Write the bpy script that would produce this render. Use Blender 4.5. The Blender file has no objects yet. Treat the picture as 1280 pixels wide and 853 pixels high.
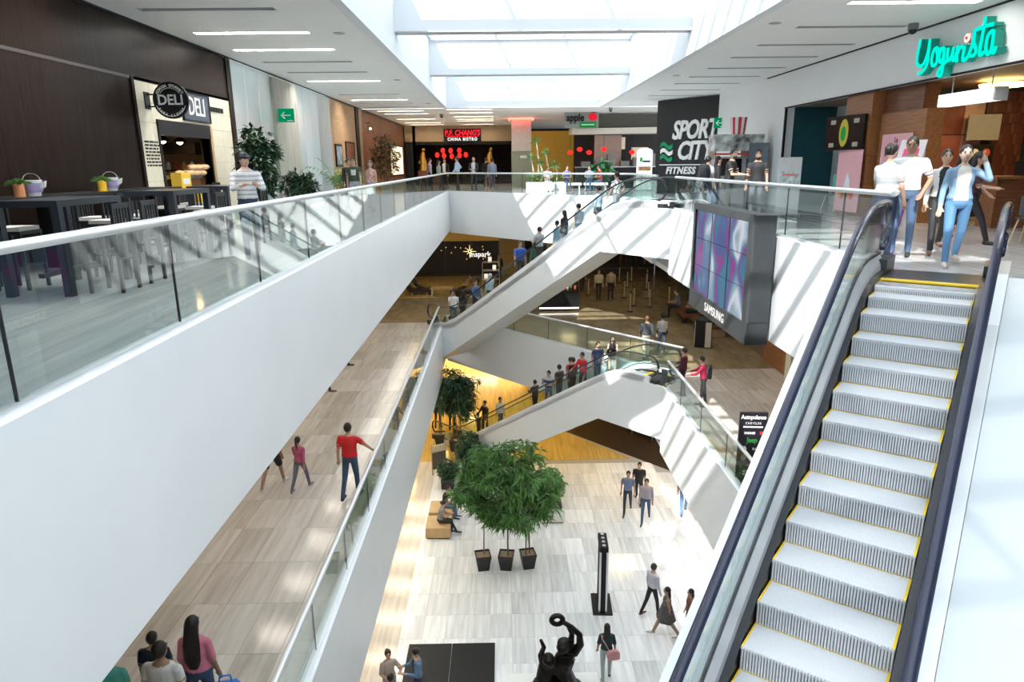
import bpy, bmesh, math, random
from mathutils import Vector, Matrix, kdtree
random.seed(7)
scene = bpy.context.scene
C = scene.collection

# ---------------------------------------------------------------- camera
def make_camera():
    f, vp, cx, cy, H = 855.0, (627.0, 205.0), 640.0, 426.5, 1.41
    roll = math.atan(-0.0107)
    ex = Vector((math.cos(roll), math.sin(roll))); ey = Vector((-math.sin(roll), math.cos(roll)))
    d = Vector((vp[0] - cx, vp[1] - cy)); vx, vy = d.dot(ex), d.dot(ey)
    pitch = math.atan(-vy / f); cp, sp = math.cos(pitch), math.sin(pitch)
    dv = Vector((vx, vy * -sp + f * cp, 0)); yaw = math.atan2(dv.x, dv.y)
    Rz = Matrix.Rotation(yaw, 3, 'Z')
    R = Rz @ Vector((1, 0, 0)); D = Rz @ Vector((0, -sp, -cp)); F = Rz @ Vector((0, cp, -sp))
    right = R * ex.x + D * ey.x; down = R * ex.y + D * ey.y
    m = Matrix((right, -down, -F)).transposed().to_4x4(); m.translation = (0, 0, H)
    cam = bpy.data.cameras.new('camera'); o = bpy.data.objects.new('camera', cam); C.objects.link(o)
    cam.sensor_width = 36; cam.sensor_fit = 'HORIZONTAL'; cam.lens = f / 1280 * 36
    cam.clip_start = 0.05; cam.clip_end = 300
    o.matrix_world = m; scene.camera = o
make_camera()

# ---------------------------------------------------------------- sky, sun, exposure
w = bpy.data.worlds.new('sky'); scene.world = w; w.use_nodes = True
bg = w.node_tree.nodes['Background']; bg.inputs[0].default_value = (0.87, 0.935, 1.0, 1); bg.inputs[1].default_value = 2.95
sl = bpy.data.lights.new('sun', 'SUN'); sl.energy = 8.0; sl.angle = math.radians(0.6); sl.color = (1.0, 0.97, 0.92)
so = bpy.data.objects.new('sun', sl); C.objects.link(so); so.location = (-12, -20, 40)
so.rotation_euler = Vector((0.51, 0.95, -1)).to_track_quat('-Z', 'Y').to_euler()
vs = scene.view_settings
vs.view_transform = 'Standard'; vs.look = 'None'; vs.gamma = 1; vs.use_curve_mapping = False; vs.exposure = 0.18
scene.cycles.diffuse_bounces = 6

# ---------------------------------------------------------------- materials
MATS = {}
def nt(name):
    m = bpy.data.materials.new(name); m.use_nodes = True
    return m, m.node_tree.nodes, m.node_tree.links, m.node_tree.nodes['Principled BSDF']
def pm(name, col, rough=0.5, metal=0.0, var=0.06, scale=6.0, emit=0.0, bump=0.0, stretch=(1, 1, 1), spec=0.5, emitcol=None, coat=0.0):
    if name in MATS: return MATS[name]
    m, N, L, b = nt(name)
    tc = N.new('ShaderNodeTexCoord'); mp = N.new('ShaderNodeMapping'); mp.inputs['Scale'].default_value = stretch
    no = N.new('ShaderNodeTexNoise'); no.inputs['Scale'].default_value = scale; no.inputs['Detail'].default_value = 4
    L.new(tc.outputs['Object'], mp.inputs[0]); L.new(mp.outputs[0], no.inputs['Vector'])
    rp = N.new('ShaderNodeValToRGB'); e = rp.color_ramp.elements
    lo = tuple(max(0, c * (1 - var)) for c in col[:3]) + (1,); hi = tuple(min(1, c * (1 + var)) for c in col[:3]) + (1,)
    e[0].color = lo; e[1].color = hi; e[0].position = .3; e[1].position = .7
    L.new(no.outputs['Fac'], rp.inputs[0]); L.new(rp.outputs[0], b.inputs['Base Color'])
    b.inputs['Roughness'].default_value = rough; b.inputs['Metallic'].default_value = metal
    b.inputs['Specular IOR Level'].default_value = spec; b.inputs['Coat Weight'].default_value = coat
    if emit:
        b.inputs['Emission Color'].default_value = tuple((emitcol or col)[:3]) + (1,); b.inputs['Emission Strength'].default_value = emit
    if bump:
        bp = N.new('ShaderNodeBump'); bp.inputs['Strength'].default_value = bump; bp.inputs['Distance'].default_value = .02
        L.new(no.outputs['Fac'], bp.inputs['Height']); L.new(bp.outputs[0], b.inputs['Normal'])
    MATS[name] = m; return m
def stone(name, c0, c1, rough, rnd=0.25, streak=(7, .5, 1), spec=.5):
    """polished veined stone: streaks run along Y, each piece shifts its tone"""
    m, N, L, b = nt(name)
    tc = N.new('ShaderNodeTexCoord'); ge = N.new('ShaderNodeNewGeometry'); oi = N.new('ShaderNodeObjectInfo')
    mp = N.new('ShaderNodeMapping'); mp.inputs['Scale'].default_value = streak
    add = N.new('ShaderNodeVectorMath'); add.operation = 'MULTIPLY_ADD'
    cv = N.new('ShaderNodeCombineXYZ'); L.new(oi.outputs['Random'], cv.inputs[0]); L.new(oi.outputs['Random'], cv.inputs[1]); L.new(oi.outputs['Random'], cv.inputs[2])
    add.inputs[1].default_value = (37, 53, 11); L.new(cv.outputs[0], add.inputs[0]); L.new(ge.outputs['Position'], add.inputs[2])
    L.new(add.outputs[0], mp.inputs[0])
    n1 = N.new('ShaderNodeTexNoise'); n1.inputs['Scale'].default_value = 1.3; n1.inputs['Detail'].default_value = 6; n1.inputs['Distortion'].default_value = .4
    L.new(mp.outputs[0], n1.inputs['Vector'])
    ma = N.new('ShaderNodeMath'); ma.operation = 'MULTIPLY_ADD'; ma.inputs[1].default_value = rnd; L.new(oi.outputs['Random'], ma.inputs[0]); L.new(n1.outputs['Fac'], ma.inputs[2])
    rp = N.new('ShaderNodeValToRGB'); e = rp.color_ramp.elements; e[0].position = .32; e[1].position = .78 + rnd * .4
    e[0].color = c0 + (1,); e[1].color = c1 + (1,)
    L.new(ma.outputs[0], rp.inputs[0]); L.new(rp.outputs[0], b.inputs['Base Color'])
    b.inputs['Roughness'].default_value = rough; b.inputs['Specular IOR Level'].default_value = spec
    MATS[name] = m; return m
def woodm(name, c0, c1, rough=.4, axis=2, scale=3.0):
    m, N, L, b = nt(name)
    tc = N.new('ShaderNodeTexCoord'); mp = N.new('ShaderNodeMapping'); s = [9, 9, 9]; s[axis] = .5; mp.inputs['Scale'].default_value = s
    n1 = N.new('ShaderNodeTexNoise'); n1.inputs['Scale'].default_value = scale; n1.inputs['Detail'].default_value = 5; n1.inputs['Distortion'].default_value = .6
    L.new(tc.outputs['Object'], mp.inputs[0]); L.new(mp.outputs[0], n1.inputs['Vector'])
    rp = N.new('ShaderNodeValToRGB'); e = rp.color_ramp.elements; e[0].position = .3; e[1].position = .7; e[0].color = c0 + (1,); e[1].color = c1 + (1,)
    L.new(n1.outputs['Fac'], rp.inputs[0]); L.new(rp.outputs[0], b.inputs['Base Color']); b.inputs['Roughness'].default_value = rough
    MATS[name] = m; return m
def glassm(name, tint, refl=1.0, haze=0.0, through=False):
    """thin sheet glass: fresnel mirror over a tinted see-through body"""
    m, N, L, b = nt(name); N.remove(b); out = N['Material Output']
    tr = N.new('ShaderNodeBsdfTransparent'); tr.inputs[0].default_value = tint + (1,)
    gl = N.new('ShaderNodeBsdfGlossy'); gl.inputs['Roughness'].default_value = .0 if not haze else .25
    ge = N.new('ShaderNodeNewGeometry'); dp = N.new('ShaderNodeVectorMath'); dp.operation = 'DOT_PRODUCT'; L.new(ge.outputs['Normal'], dp.inputs[0]); L.new(ge.outputs['Incoming'], dp.inputs[1])
    def mth(op, a, b):
        q = N.new('ShaderNodeMath'); q.operation = op
        for i, v in enumerate((a, b)):
            if v is None: continue
            if isinstance(v, (int, float)): q.inputs[i].default_value = v
            else: L.new(v, q.inputs[i])
        return q.outputs[0]
    c = mth('ABSOLUTE', dp.outputs['Value'], None); p5 = mth('POWER', mth('SUBTRACT', 1.0, c), 5.0)
    fz = mth('MULTIPLY', mth('ADD', mth('MULTIPLY', p5, .96), .04), refl)
    mu = N.new('ShaderNodeMath'); mu.operation = 'MINIMUM'; mu.inputs[1].default_value = 1.0; L.new(fz, mu.inputs[0])
    mx = N.new('ShaderNodeMixShader'); L.new(mu.outputs[0], mx.inputs[0])
    if haze:
        df = N.new('ShaderNodeBsdfTranslucent' if through else 'ShaderNodeBsdfDiffuse'); df.inputs[0].default_value = (.9, .93, .95, 1) if through else (.82, .86, .86, 1); m2 = N.new('ShaderNodeMixShader'); m2.inputs[0].default_value = haze
        L.new(tr.outputs[0], m2.inputs[1]); L.new(df.outputs[0], m2.inputs[2]); L.new(m2.outputs[0], mx.inputs[1])
    else: L.new(tr.outputs[0], mx.inputs[1])
    L.new(gl.outputs[0], mx.inputs[2]); L.new(mx.outputs[0], out.inputs[0])
    MATS[name] = m; return m
def emi(name, col, s):
    if name in MATS: return MATS[name]
    m, N, L, b = nt(name); N.remove(b); e = N.new('ShaderNodeEmission'); e.inputs[0].default_value = col + (1,); e.inputs[1].default_value = s
    L.new(e.outputs[0], N['Material Output'].inputs[0]); MATS[name] = m; return m

WHITE = pm('white_plaster', (.86, .875, .885), .38, var=.015, scale=1.2)
CEIL = pm('ceiling_plaster', (.84, .85, .84), .7, var=.015, scale=1)
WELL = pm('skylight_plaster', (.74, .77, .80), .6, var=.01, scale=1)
MARBLE = stone('white_marble', (.60, .615, .63), (.92, .93, .94), .14, rnd=.3)
BEIGE = stone('beige_marble', (.46, .41, .36), (.70, .66, .61), .16)
BROWNST = stone('brown_marble', (.24, .18, .10), (.36, .285, .18), .13, rnd=0, streak=(2.2, .9, 1))
HONEY = stone('honey_marble', (.50, .34, .09), (.72, .52, .17), .12, rnd=0.1)
GREYST = stone('grey_marble', (.50, .50, .50), (.70, .70, .70), .1, rnd=0)
GROUT = pm('grout', (.36, .35, .34), .8)
GLASS = glassm('balustrade_glass', (.90, .955, .945), 1.15)
ROOFGL = glassm('roof_glass', (.96, .98, .985), .8)
ROOFFR = glassm('sun_softening_roof_glass', (.92, .95, .96), .8, haze=.68, through=True)  # frosting added on unseen panes to weaken the sun on the near escalator
FROST = glassm('fritted_glass', (.75, .82, .82), 1.2, haze=.62)
SHOPGL = glassm('shop_glass', (.85, .9, .9), 1.0)
STEEL = pm('brushed_steel', (.72, .73, .74), .28, 1.0, var=.03, scale=20)
SATIN = pm('satin_rail', (.80, .82, .84), .35, .6, var=.02)
DECKM = pm('satin_deck', (.70, .71, .73), .35, .35, var=.02)
DARKST = pm('dark_steel', (.06, .065, .07), .35, .6)
RUBBER = pm('black_rubber', (.012, .013, .02), .32, var=.1)
NAVY = pm('navy_rubber', (.016, .02, .05), .25, var=.05)
BLACK = pm('black_paint', (.010, .010, .011), .55, spec=.3)
BLACKG = pm('black_gloss', (.01, .011, .013), .12)
STEPM = pm('step_aluminium', (.66, .67, .70), .45, .15, var=.05, scale=18, stretch=(1, 6, 1))
STEPD = pm('step_groove', (.22, .225, .23), .5, .5)
YELLOW = pm('yellow_line', (.85, .58, .02), .45, var=.08)
DKWOOD = woodm('dark_stained_wood', (.007, .0035, .0025), (.024, .013, .009), .32); DKWOOD.node_tree.nodes['Principled BSDF'].inputs['Specular IOR Level'].default_value = .10
MIDWOOD = woodm('oak_panel', (.36, .21, .10), (.52, .33, .18), .45, axis=1)
ORWOOD = woodm('orange_wood', (.22, .085, .03), (.38, .16, .06), .4, axis=1)
REDWOOD = woodm('red_brown_wood', (.12, .045, .02), (.24, .09, .04), .4, axis=1)
GREYWD = woodm('grey_weathered_wood', (.30, .29, .24), (.46, .45, .39), .6)
CREAM = pm('cream_tile', (.80, .74, .58), .4, var=.05)
TAN = pm('tan_panel', (.40, .29, .18), .6, var=.08)
TEAL = pm('teal_paint', (.004, .075, .095), .6)
PINK = pm('pink_print', (.80, .42, .46), .55, var=.04)
LEAF = pm('leaf_green', (.10, .23, .05), .45, var=.55, scale=3)
LEAFD = pm('leaf_dark', (.02, .06, .022), .4, var=.5, scale=3)
LEAFB = pm('leaf_bright', (.13, .28, .07), .45, var=.5, scale=3)
BARK = pm('bamboo_cane', (.13, .095, .05), .6, var=.3)
SOIL = pm('soil_chips', (.30, .22, .15), .9, var=.4, scale=40)
POT = pm('black_pot', (.014, .014, .015), .35)
BRONZE = pm('dark_bronze', (.022, .019, .017), .33, .7, var=.3, scale=9)
TUBEON = emi('lit_diffuser', (1.0, .97, .92), 105.0)
TUBESIDE = emi('lit_side_diffuser', (1.0, .97, .92), 50.0)
TUBEWARM = emi('warm_diffuser', (1.0, .84, .6), 34.0)
TUBEOFF = pm('unlit_diffuser', (.42, .44, .45), .5)
WHITEM = pm('white_lacquer', (.85, .85, .84), .3, var=.01)
REDL = emi('red_lamp', (1.0, .03, .02), 1.3)
REDNEON = emi('red_neon', (1.0, .015, .03), 1.4)
WHNEON = emi('white_letters', (1.0, .96, .9), 1.0)
PALET = pm('white_letter_paint', (.9, .9, .9), .4)

# ---------------------------------------------------------------- mesh helpers
class MB:
    def __init__(s): s.v = []; s.f = []; s.m = []; s.cur = 0
    def add(s, vs, fs):
        o = len(s.v); s.v += [tuple(p) for p in vs]
        for f in fs: s.f.append([o + i for i in f]); s.m.append(s.cur)
    def box(s, x0, x1, y0, y1, z0, z1):
        s.add([(x, y, z) for z in (z0, z1) for y in (y0, y1) for x in (x0, x1)], [(0, 2, 3, 1), (4, 5, 7, 6), (0, 1, 5, 4), (2, 6, 7, 3), (0, 4, 6, 2), (1, 3, 7, 5)]); return s
    def obox(s, c, u, v, w):
        c, u, v, w = map(Vector, (c, u, v, w))
        s.add([c + a * u + b * v + d * w for d in (-1, 1) for b in (-1, 1) for a in (-1, 1)], [(0, 2, 3, 1), (4, 5, 7, 6), (0, 1, 5, 4), (2, 6, 7, 3), (0, 4, 6, 2), (1, 3, 7, 5)]); return s
    def ext(s, pts, vec):
        n = len(pts); pts = [Vector(p) for p in pts]; vec = Vector(vec)
        s.add(pts + [p + vec for p in pts], [tuple(range(n - 1, -1, -1)), tuple(range(n, 2 * n))] + [(i, (i + 1) % n, n + (i + 1) % n, n + i) for i in range(n)]); return s
    def prism(s, poly, z0, z1): return s.ext([(x, y, z0) for x, y in poly], (0, 0, z1 - z0))
    def rings(s, rings, cap=True, closed=False):
        n = len(rings[0]); k = len(rings); vs = [p for r in rings for p in r]; fs = []
        for i in range(k if closed else k - 1):
            a, b = i * n, ((i + 1) % k) * n
            for j in range(n): fs.append((a + j, a + (j + 1) % n, b + (j + 1) % n, b + j))
        if cap and not closed: fs += [tuple(range(n - 1, -1, -1)), tuple((k - 1) * n + j for j in range(n))]
        s.add(vs, fs); return s
    def tube(s, pts, r, n=8, closed=False, flat=None):
        pts = [Vector(p) for p in pts]; k = len(pts); R = []; up0 = None
        for i, p in enumerate(pts):
            a = pts[(i - 1) % k] if (closed or i > 0) else p; b = pts[(i + 1) % k] if (closed or i < k - 1) else p
            t = (b - a).normalized()
            if up0 is None:
                up0 = Vector((0, 0, 1)) if abs(t.z) < .95 else Vector((0, 1, 0))
            sd = t.cross(up0)
            if sd.length < 1e-4: sd = t.orthogonal()
            sd.normalize(); up = sd.cross(t).normalized()
            if flat is None: up0 = up
            rr = r[i] if isinstance(r, (list, tuple)) else r; ry = rr * (flat or 1)
            R.append([p + sd * (rr * math.cos(2 * math.pi * j / n)) + up * (ry * math.sin(2 * math.pi * j / n)) for j in range(n)])
        return s.rings(R, closed=closed)
    def cyl(s, p0, p1, r0, r1=None, n=12): return s.tube([p0, p1], [r0, r0 if r1 is None else r1], n)
    def sph(s, c, r, n=10, m=6):
        c = Vector(c); r = (r, r, r) if not isinstance(r, (tuple, list)) else r
        R = [[c + Vector((r[0] * math.sin(a) * math.cos(t), r[1] * math.sin(a) * math.sin(t), -r[2] * math.cos(a))) for t in [2 * math.pi * j / n for j in range(n)]] for a in [math.pi * (.04 + .92 * i / m) for i in range(m + 1)]]
        return s.rings(R)
    def lathe(s, prof, c=(0, 0, 0), n=16):
        return s.rings([[(c[0] + r * math.cos(2 * math.pi * j / n), c[1] + r * math.sin(2 * math.pi * j / n), c[2] + z) for j in range(n)] for r, z in prof])
    def mesh(s, name, mats, smooth=False):
        me = bpy.data.meshes.new(name); me.from_pydata(s.v, [], s.f)
        for mt in (mats if isinstance(mats, (list, tuple)) else [mats]): me.materials.append(mt)
        if isinstance(mats, (list, tuple)) and len(mats) > 1: me.polygons.foreach_set('material_index', s.m)
        bm = bmesh.new(); bm.from_mesh(me); bmesh.ops.recalc_face_normals(bm, faces=bm.faces); bm.to_mesh(me); bm.free()
        if smooth:
            me.polygons.foreach_set('use_smooth', [True] * len(me.polygons))
            me.set_sharp_from_angle(angle=math.radians(50))
        return me
    def build(s, name, mats, parent=None, smooth=False, loc=None, rz=0):
        return link(name, s.mesh(name, mats, smooth), parent, loc, rz)
def link(name, me, parent=None, loc=None, rz=0):
    o = bpy.data.objects.new(name, me); C.objects.link(o)
    if parent: o.parent = parent
    if loc is not None: o.location = loc
    if rz: o.rotation_euler.z = rz
    return o
def tag(o, label=None, cat=None, group=None, kind=None):
    if label: o['label'] = label
    if cat: o['category'] = cat
    if group: o['group'] = group
    if kind: o['kind'] = kind
    return o
def thing(name, label, cat, loc=(0, 0, 0), rz=0, group=None):
    o = bpy.data.objects.new(name, None); C.objects.link(o); o.location = loc; o.rotation_euler.z = rz; o.empty_display_size = .2
    return tag(o, label, cat, group)
def copy_tree(o, parent=None):
    c = o.copy(); C.objects.link(c); c.parent = parent
    for ch in list(o.children): copy_tree(ch, c)
    return c
def struct(name, mb, mat, label, smooth=False): return tag(mb.build(name, mat, None, smooth), label, None, None, 'structure')
LATER = []      # curve text and remeshed bodies become plain meshes in one pass at the end
def text(name, body, size, mat, parent, M, ext=.01, bold=0.0, shear=0.0, align='CENTER', space=1.0, sx=1.0):
    """M: 4x4 placing the text plane (x along the line, y up) in the parent's space"""
    cu = bpy.data.curves.new(name, 'FONT'); cu.body = body; cu.size = size; cu.extrude = ext; cu.offset = bold; cu.shear = shear
    cu.align_x = align; cu.align_y = 'CENTER'; cu.space_character = space; cu.resolution_u = 3
    cu.materials.append(mat)
    o = bpy.data.objects.new(name + '_t', cu); C.objects.link(o)
    LATER.append(('text', o, name, parent, M @ Matrix.Diagonal((sx, 1, 1, 1)), mat))
def plane(origin, xdir, up=(0, 0, 1)):
    x = Vector(xdir).normalized(); y = Vector(up).normalized(); z = x.cross(y)
    m = Matrix((x, y, z)).transposed().to_4x4(); m.translation = origin; return m
def arc(c, r, a0, a1, n): return [(c[0] + r * math.cos(a0 + (a1 - a0) * i / n), c[1] + r * math.sin(a0 + (a1 - a0) * i / n)) for i in range(n + 1)]
# ---------------------------------------------------------------- plan of the atrium (metres; upper floor z=0)
XL, XR, XW, XE = -2.69, 4.95, -6.98, 9.06       # void edges, left wall, right wall
Z2, Z1 = -5.5, -11.0                             # middle and lower floor
A2 = Vector((-2.69, 29.0)); DD = Vector((.65985, -.7514)); NN = Vector((.7514, .65985))   # diagonal escalator line
def ydiag(x, off): return 29 + (off - (x + 2.69) * .7514) / .65985
OFF3, OFF2 = 4.3, 1.5
UP3 = Vector((.606, .795)); RR3 = Vector((.795, -.606)); IDX0 = Vector((3.986, 7.388))     # near escalator
CL = IDX0 + UP3 * .58; CR = CL + RR3 * 1.018
EDGE_L = CL - RR3 * .42
YE = CR.y + RR3.y / RR3.x * (16 - CR.x)

def slab(mb, z0, z1, off, near, right_near):
    a, b, off = XL - .1, XR + .1, off + .1
    mb.prism([(-12, -10), (a, -10), (a, 60), (-12, 60)], z0, z1)
    mb.prism([(a, ydiag(a, off)), (b, ydiag(b, off)), (16, ydiag(b, off)), (16, 60), (a, 60)], z0, z1)
    mb.prism(right_near + [(16, ydiag(b, off)), (b, ydiag(b, off))], z0, z1)
    mb.prism([(a, -10), (16, -10), (16, near), (a, near)], z0, z1)
R3 = [(XR + .1, 9.25), (EDGE_L.x, EDGE_L.y), (16, YE)]
R2 = [(XR + .1, .9), (16, .9)]
mb = MB(); slab(mb, -.3, 0, OFF3, .25, R3); struct('floor_upper', mb, GREYST, 'polished pale grey stone floor of the upper gallery')
mb = MB(); slab(mb, -1.88, -1.72, OFF3, .25, R3); struct('ceiling_middle', mb, CEIL, 'white ceiling under the upper gallery')
mb = MB(); slab(mb, Z2 - .3, Z2 - .012, OFF2, .9, R2); FL2 = struct('floor_middle', mb, BROWNST, 'polished brown stone floor of the middle gallery')
mb = MB(); slab(mb, -7.6, -7.44, OFF2, .9, R2); struct('ceiling_lower', mb, CEIL, 'white ceiling under the middle gallery')
mb = MB(); mb.box(-12, 16, -10, 60, Z1 - .4, Z1 - .012); FL1 = struct('floor_lower', mb, GROUT, 'stone floor of the lower concourse')
mb = MB(); mb.prism([(-12, 27.3), (2.0, 27.3), (5.42, 27.3), (2.89, 30.4), (2.89, 60), (-12, 60)], Z1 - .012, Z1)
o = mb.build('paving', HONEY, FL1)
off = 5.2; mb = MB(); mb.prism([(2.9, ydiag(2.9, off)), (16, ydiag(16, off)), (16, 60), (2.9, 60)], Z1 - .012, Z1 + .004)
mb.build('shop_floor', woodm('dark_plank_floor', (.030, .019, .012), (.06, .038, .024), .4), FL1)
mb = MB(); mb.prism([(-12, -10), (XL - .25, -10), (XL - .25, 27.3), (-12, 27.3)], Z1 - .012, Z1); mb.prism([(7.2, -10), (16, -10), (16, ydiag(16, 5.2)), (7.2, ydiag(7.2, 5.2))], Z1 - .012, Z1); mb.prism([(XL - .25, -10), (7.2, -10), (7.2, 11.9), (XL - .25, 11.9)], Z1 - .012, Z1)
mb.build('paving', BEIGE, FL1)

o = MB().prism([(-7, 36.2), (-.4, 36.2), (-.4, 43.4), (-7, 43.4)], Z2 - .012, Z2).build('paving', HONEY, FL2)
# single stone tiles, each its own piece
def tiles(parent, x0, x1, y0, y1, z, tx, ty, mats, inside=None, z0=.011):
    me = {}
    for m in mats:
        b = MB(); g = .003; b.box(g, tx - g, g, ty - g, -z0, 0); me[m.name] = b.mesh('tile', m)
    nx, ny = round((x1 - x0) / tx), round((y1 - y0) / ty); rnd = random.Random(3)
    for j in range(ny):
        for i in range(nx):
            x, y = x0 + i * tx, y0 + j * ty
            if inside and not inside(x + tx / 2, y + ty / 2): continue
            m = mats[rnd.randrange(len(mats))]
            link('tile', me[m.name], parent, (x, y, z))
MARB2 = stone('white_marble_b', (.54, .555, .57), (.86, .87, .88), .14, rnd=.3)
tiles(FL1, XL - .25, 7.2, 11.9, 27.3, Z1, .6106, 1.0, [MARBLE, MARBLE, MARB2], lambda x, y: (x + 2.69) * .7514 + (y - 29) * .65985 < 5.1)
BEI2 = stone('beige_marble_b', (.40, .355, .30), (.62, .575, .52), .15)
tiles(FL2, -7.02, XL - .21, 5.0, 30.3, Z2, .6114, 1.2, [BEIGE, BEIGE, BEI2])
tiles(FL2, XR + .21, 9.4, 8.6, 22.4, Z2, .6057, 1.15, [BEIGE, BEI2])

# ---------------------------------------------------------------- white fascias around the void
TRIM = [0]
def fascia(pts, z0, z1, label, t=.2):
    """pts: plan polyline of the face; the body lies to the left of travel"""
    TRIM[0] += 1; mb = MB()
    for p, q in zip(pts[:-1], pts[1:]):
        p, q = Vector(p), Vector(q); e = (q - p).normalized(); nl = Vector((-e.y, e.x)) * t
        mb.prism([tuple(p), tuple(q), tuple(q + nl), tuple(p + nl)], z0, z1)
    return struct('trim_%d' % TRIM[0], mb, WHITE, label)
C3 = .08
fascia([(XL, .25), (XL, ydiag(XL, OFF3))], -1.88, C3, 'long white parapet face below the glass rail by the deli side')
fascia([(XL, ydiag(XL, OFF3)), (XR, ydiag(XR, OFF3))], -1.98, C3, 'white diagonal parapet face at the far end of the upper void')
fascia([(XR, ydiag(XR, OFF3)), (XR, ydiag(XR, 1.5))], -1.85, C3, 'short white parapet face behind the upper escalator landing')
fascia([(XR, 20.3), (XR, 9.25), tuple(EDGE_L)], -1.85, C3, 'white parapet face carrying the video wall')
fascia([tuple(EDGE_L), (14.0, CR.y + RR3.y / RR3.x * (14 - CR.x))], -1.85, -.35, 'white slab edge under the near escalator landing')
fascia([(XL, .9), (XL, 29.0)], -7.6, Z2 + C3, 'white parapet face of the middle gallery on the deli side')
fascia([(XL, ydiag(XL, OFF2)), (XR, ydiag(XR, OFF2))], -7.6, Z2 + C3, 'white diagonal parapet face of the middle gallery behind the escalators')
fascia([(XR, 20.3), (XR, .9)], -7.6, Z2 + C3, 'white parapet face of the middle gallery beside the car dealer sign')

# ---------------------------------------------------------------- upper ceiling with real slots
ZC = 4.13; SLOT = .24
LEFTS = [(8.9, 1), (11.1, 1), (13.35, 0), (15.63, 1), (17.83, 1), (19.85, 0), (22.0, 0), (24.28, 1), (28.75, 0), (31.2, 1), (32.9, 0), (35.0, 0)]
FARL = [(37.6, 1), (39.7, 1), (44.2, 1), (48.0, 1), (50.4, 1)]
FARC = [(37.0, 1), (39.3, 1), (42.5, 1), (44.8, 1), (46.5, 1), (50.6, 1)]
RIGHTS = [(8.8, 1), (11.0, 1), (13.25, 1), (15.5, 0), (17.75, 0), (19.73, 0), (21.9, 0), (24.0, 0), (26.0, 0), (28.2, 0), (30.45, 0)]
def band(mb, x0, x1, y0, y1, slots=()):
    y = y0
    for yc, _ in slots: mb.box(x0, x1, y, yc - SLOT / 2, ZC, ZC + .2); y = yc + SLOT / 2
    mb.box(x0, x1, y, y1, ZC, ZC + .2)
mb = MB(); YF = 36.0
band(mb, XW - .3, -6.42, -10, YF); band(mb, -6.42, -4.0, -10, YF, LEFTS); band(mb, -4.0, XL - .19, -10, YF)
band(mb, XR + .19, 6.24, -10, YF); band(mb, 6.24, 8.6, -10, YF, RIGHTS); band(mb, 8.6, 16, -10, YF)
YF += .19; band(mb, -9, -6.42, YF, 60); band(mb, -6.42, -4.0, YF, 60, FARL); band(mb, -4.0, -2.8, YF, 60); band(mb, -2.8, -.46, YF, 60, FARC); band(mb, -.46, 16, YF, 60); YF -= .19
CE = struct('ceiling', mb, CEIL, 'white plaster ceiling of the upper gallery with recessed slots')
def strip_light(x0, x1, y, z, lit, label, group, depth=.12, w=SLOT, mat=None, down=True):
    t = thing('ceiling_light', label, 'ceiling light', ((x0 + x1) / 2, y, z), 0, group); h = (x1 - x0) / 2; b = MB(); ww = w / 2
    b.box(-h, h, -ww, ww, depth, depth + .02); b.box(-h, h, -ww, -ww + .012, .0, depth); b.box(-h, h, ww - .012, ww, .0, depth); b.box(-h, -h + .012, -ww, ww, 0, depth); b.box(h - .012, h, -ww, ww, 0, depth)
    b.build('housing', pm('light_housing', (.50, .52, .53), .5), t)
    for s in (-1, 1):
        b = MB(); b.box(s * h * .02 if s > 0 else -h * .97, h * .97 if s > 0 else -h * .02, -.055, .055, depth - .05, depth - .005)
        b.build('diffuser', (mat or TUBEON) if lit else TUBEOFF, t)
    return t
for y, l in LEFTS: strip_light(-6.42, -4.0, y, ZC, l, 'lit recessed strip light in the ceiling over the deli walkway' if l else 'unlit recessed strip light in the ceiling over the deli walkway', 'strip lights over the deli walkway')
for y, l in FARL: strip_light(-6.42, -4.0, y, ZC, l, 'lit strip light in the far ceiling beside the dark timber wall', 'strip lights in the far ceiling', mat=TUBEWARM)
for y, l in FARC: strip_light(-2.8, -.46, y, ZC, l, 'lit strip light in the far ceiling in front of the bistro sign', 'strip lights in front of the bistro', mat=TUBEWARM)
for y, l in RIGHTS: strip_light(6.24, 8.6, y, ZC, l, 'lit recessed strip light in the ceiling by the yogurt shop' if l else 'unlit recessed strip light in the ceiling by the yogurt shop', 'strip lights by the yogurt shop', mat=TUBESIDE)
def surf_light(x0, x1, y, z, label, group, mat=TUBEON):
    t = thing('ceiling_light', label, 'ceiling light', ((x0 + x1) / 2, y, z), 0, group); h = (x1 - x0) / 2
    MB().box(-h, h, -.07, .07, -.05, 0).build('housing', WHITEM, t); MB().box(-h + .02, h - .02, -.05, .05, -.062, -.05).build('diffuser', mat, t)
TUBE2 = emi('gallery_diffuser', (1.0, .91, .78), 48.0); TUBE1 = emi('concourse_diffuser', (1.0, .965, .91), 88.0); TUBE1W = emi('concourse_warm_diffuser', (1.0, .86, .62), 78.0)
for k in range(14): surf_light(-5.75, -4.93, 9.6 + 2.03 * k, -1.88, 'linear light on the ceiling above the middle gallery walkway', 'linear lights over the middle gallery', TUBE2)
for k in range(9): surf_light(-4.75, -3.48, 13.3 + 2.0 * k, -7.6, 'linear light on the lower ceiling beside the concourse', 'linear lights over the concourse edge', TUBE1W)
for k in range(7): surf_light(6.2, 7.5, 15.2 + 2.0 * k, -7.6, 'linear light on the lower ceiling near the clothes shop', 'linear lights near the clothes shop', TUBE1)
TUBE3 = emi('warm_gallery_diffuser', (1.0, .76, .40), 45.0)
for k in range(5): surf_light(6.2, 7.6, 12 + 4.0 * k, -1.88, 'linear light on the ceiling above the video wall side gallery', 'linear lights over the waste bin gallery', TUBE2)
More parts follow.
